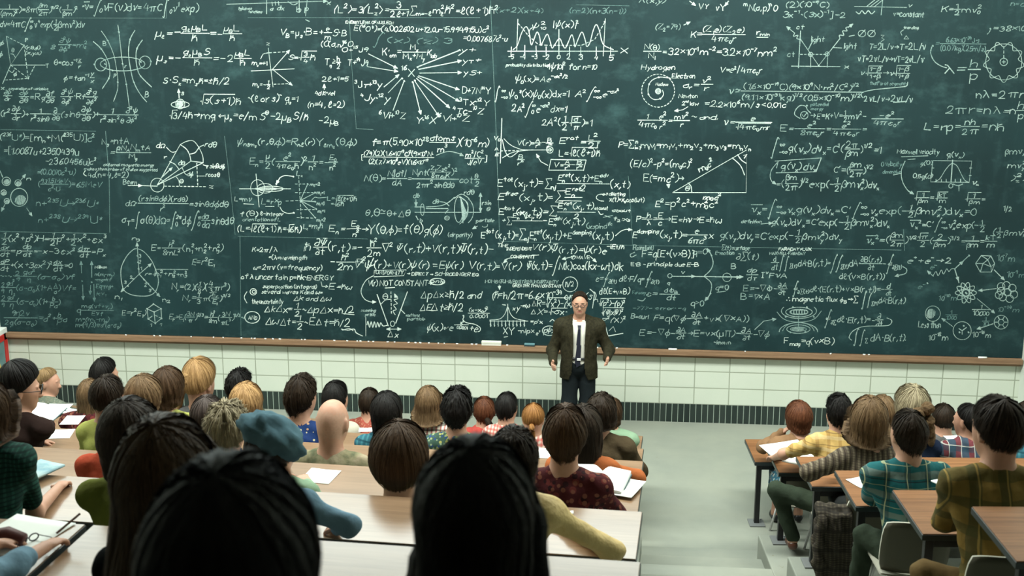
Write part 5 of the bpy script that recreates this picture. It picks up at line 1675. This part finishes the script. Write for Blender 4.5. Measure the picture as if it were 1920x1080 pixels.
# nearest heads
P('person with brown dome of hair beside the nearest dark head', 308, 905, 178, 'L', 5, dy=-.45, hairc=BRN, cut=dict(LONG, Ls=.34, Lb=.34, flare=.55, top=.02), vol=.04, strands=1300, top=T['blk'])
P('person writing at bottom left in blue denim shirt', -125, 915, 150, 'L', 5, turn=-10, hairc=DKB, cut=BOB, top=T['denim'], sleeve='rolled', arms=({'uv':(8,1018)}, {'uv':(92,1022),'lift':.06,'el':.3}), fine=True, sw=.20)
P('person with huge dark long hair, nearest at left', 432, 1072, 318, 'L', 7, yabs=-12.55, hairc=BLK, cut=dict(LONG, Ls=.34, Lb=.34, flare=.0, top=.012), vol=.035, strands=2500, top=T['blk'], cush=.12, arms=((-.2, .2), (.2, .2)))
P('person with dark flipped long hair, nearest beside the aisle', 890, 966, 214, 'L', 7, yabs=-12.0, hairc=BLK, cut=dict(FLIP, Ls=.24, Lb=.24, flip=.5, top=.012), vol=.033, strands=2200, top=T['blk'], arms=((-.2, .2), (.2, .2)))
# right block
P('person with auburn bob in tan sweater, chin on hand', 1497, 781, 48, 'R', 0, yaw=14, hairc=AUB, cut=dict(BOB, Ls=.07, Lb=.06), vol=.024, top=(T['tan'], 'sweater'), legs=TR['skirt'], legtype='skirt', arms=({'hd':(-.10,.10,-.17)}, (.17, .36)), fine=True)
P('person with small dark brown head behind blond curls', 1768, 784, 43, 'R', 0, hairc=DKB, cut=MOP, top=T['grey'])
P('person with curly black hair in yellow plaid shirt, legs crossed', 1571, 774, 50, 'R', 1, yaw=8, hairc=BLK, cut=dict(SH, curl=.010, top=.02), vol=.026, top=T['yplaid'], sleeve='short', collar=True, legs=TR['dk'], shoes=SHOEB, legpts=(((1456, 918, .58), (1486, 1012, .13)), None), arms=({'uv':(1452,858),'lift':.07,'el':1.3}, {'uv':(1535,858),'lift':.08}), fine=True)
P('person with brown hair hidden behind flipped light brown hair', 1654, 772, 50, 'R', 0, hairc=LBR, cut=BOB, vol=.024, top=T['navy'])
P('person with black hair in red and blue plaid shirt', 1814, 787, 48, 'R', 1, yaw=42, hairc=BLK, cut=SH, vol=.02, top=T['rbplaid'], collar=True, fine=True)
P('person with dark hair at the right edge of the room', 1926, 782, 46, 'R', 1, hairc=DKB, cut=BOB, top=T['tealp'])
P('person with flipped light brown hair in brown striped knit top', 1629, 790, 66, 'R', 2, yaw=-4, hairc=LBR, cut=dict(FLIP, Ls=.10, Lb=.09, bulk=.02, top=.02), vol=.03, strands=800, top=(T['bknit'], 'sweater'), sleeve='elbow', legs=TR['blk'], arms=({'uv':(1552,878),'lift':.12,'el':1.2}, (.2, .36)), fine=True, shoes=SHOEB)
P('person with elaborate blond curls pinned up', 1708, 776, 58, 'R', 1, yaw=10, hairc=GRB, cut=dict(UPDO, curl=.008, top=.06), vol=.02, strands=700, top=T['navy'],
  extra=lambda root, M, s: [lump_mesh('curl', root, M, [x * s for x in c], [x * s for x in r], hairmat(*LBR), .3, i, 2.0) for i, (c, r) in enumerate((((.035, -.145, .06), (.04, .035, .04)), ((-.03, -.15, .03), (.035, .035, .04)), ((.05, -.14, -.02), (.035, .03, .035)), ((.065, -.125, -.08), (.03, .025, .05)), ((.085, -.10, -.135), (.025, .022, .05)), ((.0, -.15, -.03), (.035, .03, .035))))])
P('person with dark hair in teal plaid shirt', 1702, 812, 69, 'R', 3, yaw=14, hairc=DKB, cut=dict(SH, curl=.005), vol=.022, strands=800, top=T['teal'], sleeve='elbow', legs=TR['dk'], legpts=(((1622, 1004, .52), (1606, 1112, .10)), None), sw=.205, arms=({'uv':(1690,932),'el':2.2}, (.2, .36)), fine=True)
P('person with dark hair in ochre plaid shirt, nearest at right', 1868, 803, 94, 'R', 4, yaw=22, hairc=DKB, cut=dict(MOP, curl=.006, sd=92), vol=.024, strands=1300, top=T['ochre'], legs=TR['tan'], legpts=(((1735, 1075, .52), (1720, 1190, .10)), None), sw=.215, arms=({'uv':(1850,985),'el':2.2}, (.2, .36)), collar=True, fine=True)
# ------------------------------------------------------------------ the man in the suit
def suit_man():
    p0 = at(1087, 566, -0.8)
    root = empty('person', (p0[0], -0.8, ZF), math.pi + R(2))
    tag(root, 'person in olive brown suit jacket, tie and glasses facing the class', 'person')
    hs = .98
    HZ = p0[2] - ZF
    M = Matrix.Translation((0, .045, HZ)) @ Matrix.Rotation(R(-6), 4, 'X')
    NB = Vector((0, 0, HZ - .20))
    HP = Vector((0, 0, .93))
    ch = HP.lerp(NB, .70)
    tors = [eli(HP, (.165, .115, .13)), cap_(HP, ch, .125, .13), eli(ch, (.185, .12, .17)), eli((0, 0, 1.12), (.165, .115, .20))]
    SHs = []
    for sx in (-1, 1):
        S = NB + Vector((sx * .195, -.01, -.085))
        SHs.append(S)
        tors += [cap_(NB + Vector((sx * .035, -.01, -.01)), S, .052, .060), eli(S, (.066, .064, .066))]
    neck = [cap_(NB + Vector((0, 0, -.06)), M @ Vector((0, -.012, -.05)), .058, .054)]
    # his right arm is at negative x once turned; hands measured against the wall
    armp, slv, hands, hfin = [], [], [], []
    for i, sx in enumerate((-1, 1)):
        wu, wv = ((1137, 672) if sx < 0 else (1036, 679))
        q = at(wu, wv, -1.02)
        T_ = Vector(((q[0] - p0[0]) * -1, .22, q[2] - ZF))
        E, W = ik(SHs[i], T_, .31, .27, Vector((sx * .22, -1, -.2)))
        armp += [cap_(SHs[i], E, .046, .040), cap_(E, W, .040, .028)]
        slv += [cap_(SHs[i], E, .068, .060), cap_(E, W, .060, .049)]
        d = ((W - E).normalized() + Vector((sx * .18, .12, 0))).normalized()
        a, b = hand_prims(W + d * .01, d, Vector((sx * .75, -.6, 0)) if sx > 0 else Vector((sx * .2, -1, 0)), Vector((0, 1, 0)) if sx > 0 else Vector((1, .3, 0)), 1.0, .55 if sx > 0 else .22)
        hands += a
        hfin += b
    lg, tz = [], []
    for sx in (-1, 1):
        A0, K, An = Vector((sx * .092, 0, .90)), Vector((sx * .105, .015, .49)), Vector((sx * .115, -.02, .08))
        lg += [cap_(A0, K, .080, .055), cap_(K, An, .052, .036), cap_(An, An + Vector((sx * .03, .13, -.05)), .035, .026)]
        tz += [cap_(A0, K, .098, .084), cap_(K, An + Vector((0, 0, -.02)), .084, .078)]
        soft('shoe', [(.012, [cap_(An + Vector((0, -.04, -.04)), An + Vector((sx * .03, .10, -.045)), .046, .040), cap_(An + Vector((sx * .03, .10, -.045)), An + Vector((sx * .04, .17, -.05)), .04, .030)])], .008, BLACK, root)
    hp_, hf_ = head_prims(hs)
    mouth = np.array(M @ Vector((0, .092 * hs, -.071 * hs)))
    body = soft('body', [(.018, tors + neck + armp + [xf(q, M) for q in hp_] + lg), (.005, [xf(q, M) for q in hf_]), (.007, hands), (.004, hfin)], .0065, [skin('fair'), LIP], root,
                lambda c: ((np.abs(c[:, 0] - mouth[0]) < .023) & (np.abs(c[:, 2] - mouth[2]) < .009) & (c[:, 1] > mouth[1] - .02)))
    up = lambda ps, t: [('c', q[1], q[2], q[3] + t, q[4] + t) if q[0] == 'c' else ('e', q[1], q[2] + t, q[3]) for q in ps]
    sh = soft('shirt', [(.016, up(tors, .010))], .011, plain('white_shirt', (.66, .66, .58), .8, .15, .04, 9, .2), root, None, lambda c: c[:, 2] < .955)
    def fy(o, x, z, w=.03):
        vs = np.array([v.co[:] for v in o.data.vertices])
        k = (np.abs(vs[:, 0] - x) < w) & (np.abs(vs[:, 2] - z) < .025)
        return vs[k, 1].max() if k.any() else .13
    rim = []
    for i in range(21):
        t = R(25) + R(310) * i / 20
        rim.append(NB + Vector((math.sin(t) * .066, math.cos(t) * .070 + .008, .022 - .030 * (math.cos(t) * .5 + .5))))
    MB().tube(rim, .016, 8).build('collar', sh.data.materials[0], sh, 0, True)
    zh, zb = .815, .99
    def front(c):
        x, y, z = c[:, 0], c[:, 1], c[:, 2]
        top = HZ - .235
        wd = np.interp(z, [zh - .05, zh + .05, zb, zb + .18, top - .02, top + .06], [.115, .078, .070, .068, .082, .072])
        return (((np.abs(x - .005) < wd) & (y > .02)) | (z < zh - .03) | ((np.abs(x) < .06) & (z > top + .045) & (y > -.04)))
    jm = blotch('olive_brown_suit', [(.35, (.016, .0145, .0075)), (.6, (.029, .026, .0135))], 40)
    skirtp = [eli((0, -.005, .90), (.20, .15, .19)), cap_((-.09, 0, .84), (-.10, 0, .70), .115, .12), cap_((.09, 0, .84), (.10, 0, .70), .115, .12)]
    jk = soft('jacket', [(.016, up(tors, .024) + slv + skirtp + [eli((0, 0, 1.06), (.195, .14, .22))])], .0095, jm, root, None, front, .002)
    sm = jk.modifiers.new('thick', 'SOLIDIFY')
    sm.thickness = .010
    for sx in (-1, 1):                                            # lapels lying on the chest
        L = [(.072, NB.z - .03), (.066, NB.z - .13), (.062, NB.z - .26), (.064, NB.z - .38)]
        O = [(.10, NB.z - .02), (.125, NB.z - .14), (.105, NB.z - .22), (.072, NB.z - .38)]
        V, F = [], []
        for (a, z), (b, z2) in zip(L, O):
            yy = fy(jk, sx * (a + .03), z) - .004
            y2 = fy(jk, sx * b, z2) + .002
            for yo in (0, .008):
                V += [(sx * a, yy + yo + .004, z), (sx * b, y2 + yo, z2)]
        for i in range(3):
            q = i * 4
            F += [(q + 2, q + 3, q + 7, q + 6), (q, q + 4, q + 5, q + 1), (q, q + 2, q + 6, q + 4), (q + 1, q + 5, q + 7, q + 3)]
        mesh_obj('lapel', V, F, jm, jk)
    tm = plain('dark_tie', (.012, .014, .026), .6, .3)
    tie = MB()
    z0 = NB.z - .035
    for k, (za, zb_, wa, wb, _a, _b) in enumerate(((0, -.04, .020, .013, .104, .118), (-.04, -.22, .015, .024, .118, .147), (-.22, -.44, .024, .032, .147, .145), (-.44, -.475, .032, .004, .145, .143))):
        ya, yb = fy(sh, 0, z0 + za) + .006, fy(sh, 0, z0 + zb_) + .006
        b = len(tie.v)
        tie.v += [(-wa, ya, z0 + za), (wa, ya, z0 + za), (wb + .008 * k, yb, z0 + zb_), (-wb + .008 * k, yb, z0 + zb_), (-wa, ya + .008, z0 + za), (wa, ya + .008, z0 + za), (wb + .008 * k, yb + .008, z0 + zb_), (-wb + .008 * k, yb + .008, z0 + zb_)]
        tie.f += [(b, b + 1, b + 2, b + 3), (b + 4, b + 7, b + 6, b + 5), (b, b + 4, b + 5, b + 1), (b + 1, b + 5, b + 6, b + 2), (b + 2, b + 6, b + 7, b + 3), (b + 3, b + 7, b + 4, b)]
    tie.build('tie', tm, sh)
    tr_ = soft('trousers', [(.014, [eli((0, 0, .95), (.178, .142, .16))] + tz)], .010, plain('charcoal_suit_trousers', (.010, .014, .016), .9, .1, .2, 9, .4), root)
    MB().tube([Vector((.160 * math.sin(t), .146 * math.cos(t), 1.035)) for t in [i * .2618 for i in range(25)]], .016, 6).build('belt', BLACK, tr_, 0, True)
    MB().box(-.022, .022, .156, .166, 1.02, 1.05).build('buckle', CHROME, tr_, .003)
    hair(root, M, hs, (.010, .006, .004), (.030, .019, .012), dict(fr=48, sd=84, bk=104, part=.03, top=.012), 3, .016, 700)
    glasses(root, M, hs)
    for sx in (-1, 1):
        e = lump_mesh('eye', root, M, (sx * .031 * hs, .080 * hs, .004 * hs), (.013, .010, .009), plain('eye_white', (.6, .58, .54), .3, .5))
        lump_mesh('iris', e, M, (sx * .031 * hs, .0885 * hs, .004 * hs), (.005, .0025, .005), BLACK)
        MB().tube([M @ Vector((sx * .012, .094, .024)), M @ Vector((sx * .032, .094, .030)), M @ Vector((sx * .05, .082, .024))], .0035, 6).build('eyebrow', hairmat((.010, .006, .004), (.030, .019, .012)), root)
    return root


suit_man()

# ------------------------------------------------------------------ books, papers and things in use
BOOKS = [plain('book_cover', (.05, .09, .11), .6, .3)]


def paper(u, v, k, blk, wd, hg, rot, label, name='paper', cat='paper', lift=.0, sheets=1, mat=None, tilt=0):
    p = atz(u, v, topz(k) + lift + .002)
    th = (THL if blk == 'L' else THR) + R(rot)
    V, F = [], []
    n = 6
    for s in (0, 1):
        for i in range(n + 1):
            for j in range(n + 1):
                a, b = i / n - .5, j / n - .5
                V.append((a * wd, b * hg, (.0012 + .0008 * sheets if s else 0) + .006 * max(0, abs(a) + b - .45)))
    m = (n + 1) ** 2
    for i in range(n):
        for j in range(n):
            b = i * (n + 1) + j
            F += [(b, b + 1, b + n + 2, b + n + 1), (m + b, m + b + n + 1, m + b + n + 2, m + b + 1)]
    ed = [j for j in range(n + 1)] + [i * (n + 1) + n for i in range(1, n + 1)] + [n * (n + 1) + j for j in range(n - 1, -1, -1)] + [i * (n + 1) for i in range(n - 1, 0, -1)]
    for a, b in zip(ed, ed[1:] + ed[:1]):
        F.append((a, m + a, m + b, b))
    o = mesh_obj(name, V, F, mat or PAPER, None, True)
    o.location = p
    o.rotation_euler = (R(tilt), 0, th)
    return tag(o, label, cat)


def open_book(u, v, k, blk, wd, hg, rot, label, tilt=0.0, lift=0.0, thick=.02):
    p = atz(u, v, topz(k) + lift)
    root = empty('open_book', p, (THL if blk == 'L' else THR) + R(rot))
    root.rotation_euler = (R(tilt), 0, (THL if blk == 'L' else THR) + R(rot))
    for sx in (-1, 1):
        V, F = [], []
        n = 10
        for i in range(n + 1):
            t = i / n
            z = thick * (1.25 * math.sin(min(1, t * 3.2) * 1.57) - .55 * t) + .004
            for y in (-hg / 2, hg / 2):
                V += [(sx * t * wd / 2, y, z), (sx * t * wd / 2, y, .004)]
        for i in range(n):
            b = i * 4
            F += [(b, b + 4, b + 6, b + 2), (b + 1, b + 3, b + 7, b + 5), (b, b + 1, b + 5, b + 4), (b + 2, b + 6, b + 7, b + 3)]
        F += [(0, 2, 3, 1), (4 * n, 4 * n + 1, 4 * n + 3, 4 * n + 2)]
        mesh_obj('page_block', V, F, PAPER, root, False)
    MB().box(-wd / 2 - .006, wd / 2 + .006, -hg / 2 - .005, hg / 2 + .005, 0, .004).build('cover', BOOKS[0], root)
    return tag(root, label, 'book')


open_book(76, 777, 2, 'L', .36, .26, -12, 'large open white book in front of the person with glasses', 16, .03)
paper(108, 764, 1, 'L', .24, .20, 6, 'white sheet beside the person in camouflage, nearer one')
paper(128, 771, 1, 'L', .20, .14, -14, 'white sheet with a tilted corner left of long brown hair')
paper(136, 788, 2, 'L', .16, .22, 10, 'white sheet beside the chartreuse sleeve')
paper(114, 814, 2, 'L', .19, .21, 14, 'white sheet on the table edge by the rust red shirt')
paper(600, 893, 3, 'L', .22, .24, -5, 'blank white sheet to the right of the blue beret')
paper(688, 806, 1, 'L', .15, .10, 12, 'small white sheet beside the black bob')
open_book(1120, 903, 3, 'L', .40, .28, -10, 'thick open book by the burgundy shirt near the aisle', 8, .03, .04)
paper(1178, 915, 3, 'L', .15, .30, -16, 'loose white pages beside the open book near the aisle', lift=.02)
paper(1021, 850, 2, 'L', .10, .22, 4, 'white sheet between dark hair and burgundy shirt')
paper(1068, 961, 4, 'L', .045, .035, 6, 'tiny white slip on the table beside the yellow blouse')
paper(35, 1005, 5, 'L', .34, .40, -10, 'sheet being written on at bottom left')
paper(1474, 842, 1, 'R', .40, .26, 22, 'white open pages at the left end of the pad on the right', lift=.05, tilt=6)
paper(1522, 856, 1, 'R', .40, .36, -32, 'large white pad held over the table by yellow plaid shirt', lift=.13, sheets=6, tilt=10)
paper(1613, 905, 3, 'R', .12, .16, 25, 'white paper corner left of the teal plaid sleeve')
paper(1655, 943, 3, 'R', .17, .15, -14, 'white sheet under the teal plaid elbow')
paper(1786, 912, 4, 'R', .13, .22, 28, 'white notepad by the ochre plaid sleeve', sheets=8)
paper(1790, 822, 1, 'R', .16, .14, 10, 'white sheet in front of the red and blue plaid shirt')
paper(1690, 852, 2, 'R', .12, .16, 10, 'white sheet between striped knit and teal plaid')
paper(68, 884, 4, 'L', .20, .27, -18, 'pale blue book held by the dark green sleeve', 'book', 'book', .03, 14, blotch('pale_blue_cover', [(.4, (.22, .36, .42)), (.6, (.38, .50, .50))], 6))
pm = plain('wooden_pencil', (.10, .05, .04), .5, .3)
a, b = atz(106, 1000, topz(5) + .06), atz(150, 963, topz(5) + .12)
tag(MB().tube([a, b], .0055, 7).build('pencil', pm), 'dark pencil in the writing hand at bottom left', 'pencil')
g = empty('eyeglasses', atz(52, 1012, topz(5) + .022))
M0 = Matrix.Rotation(R(55), 4, 'Z')
glasses(g, M0 @ Matrix.Translation((0, -.11, 0)), 1.0)
tag(g, 'black eyeglasses lying by the sheet at bottom left', 'glasses')
c1, c2 = atz(-20, 1010, topz(5) + .03), atz(46, 1012, topz(5) + .03)
tag(MB().tube([c1, (c1 + c2) / 2 + np.array([0, .01, .012]), c2], [.04, .045, .03], 12).build('pouch', plain('dark_red_leather', (.07, .016, .014), .5, .3), None, 0, True),
    'dark red pouch on the table at the left edge', 'pouch')

# coat hung over the chair back of the striped-knit sitter
cp, cq = at(1560, 948, -5.90), at(1566, 1085, -5.90)
CO = plaid('brown_herringbone_tweed', (.050, .042, .032), [('x', 34, .4, 0, (.10, .085, .06), .6), ('z', 60, .5, 0, (.022, .018, .015), .6), ('z', 7, .2, 0, (.02, .018, .015), .6)])
co = empty('coat', (cp[0], cp[1], floorz(2)))
zt, dx = cp[2] - floorz(2), cq[0] - cp[0]
soft('coat_body', [(.02, [cap_((-.09, 0, zt - .02), (.11, 0, zt - .03), .035, .035), eli((-.03, -.03, zt * .64), (.095, .045, zt * .34)), eli((.03 + dx, -.05, zt * .30), (.10, .05, zt * .30)),
                           cap_((.10, -.05, zt - .06), (.13, -.08, .06), .035, .05), cap_((.02, -.07, zt - .06), (.04, -.09, .04), .03, .045), cap_((-.08, -.04, zt - .05), (-.05, -.07, .20), .03, .04)])], .010, CO, co, wr=.007)
soft('coat_sleeve', [(.015, [cap_((-.07, -.06, zt - .08), (-.09, -.09, zt * .45), .042, .04), cap_((-.09, -.09, zt * .45), (-.05, -.10, zt * .22), .04, .032)])], .011, CO, co, wr=.007)
tag(co, 'mottled brown tweed coat hanging over a chair back in the right block', 'coat')
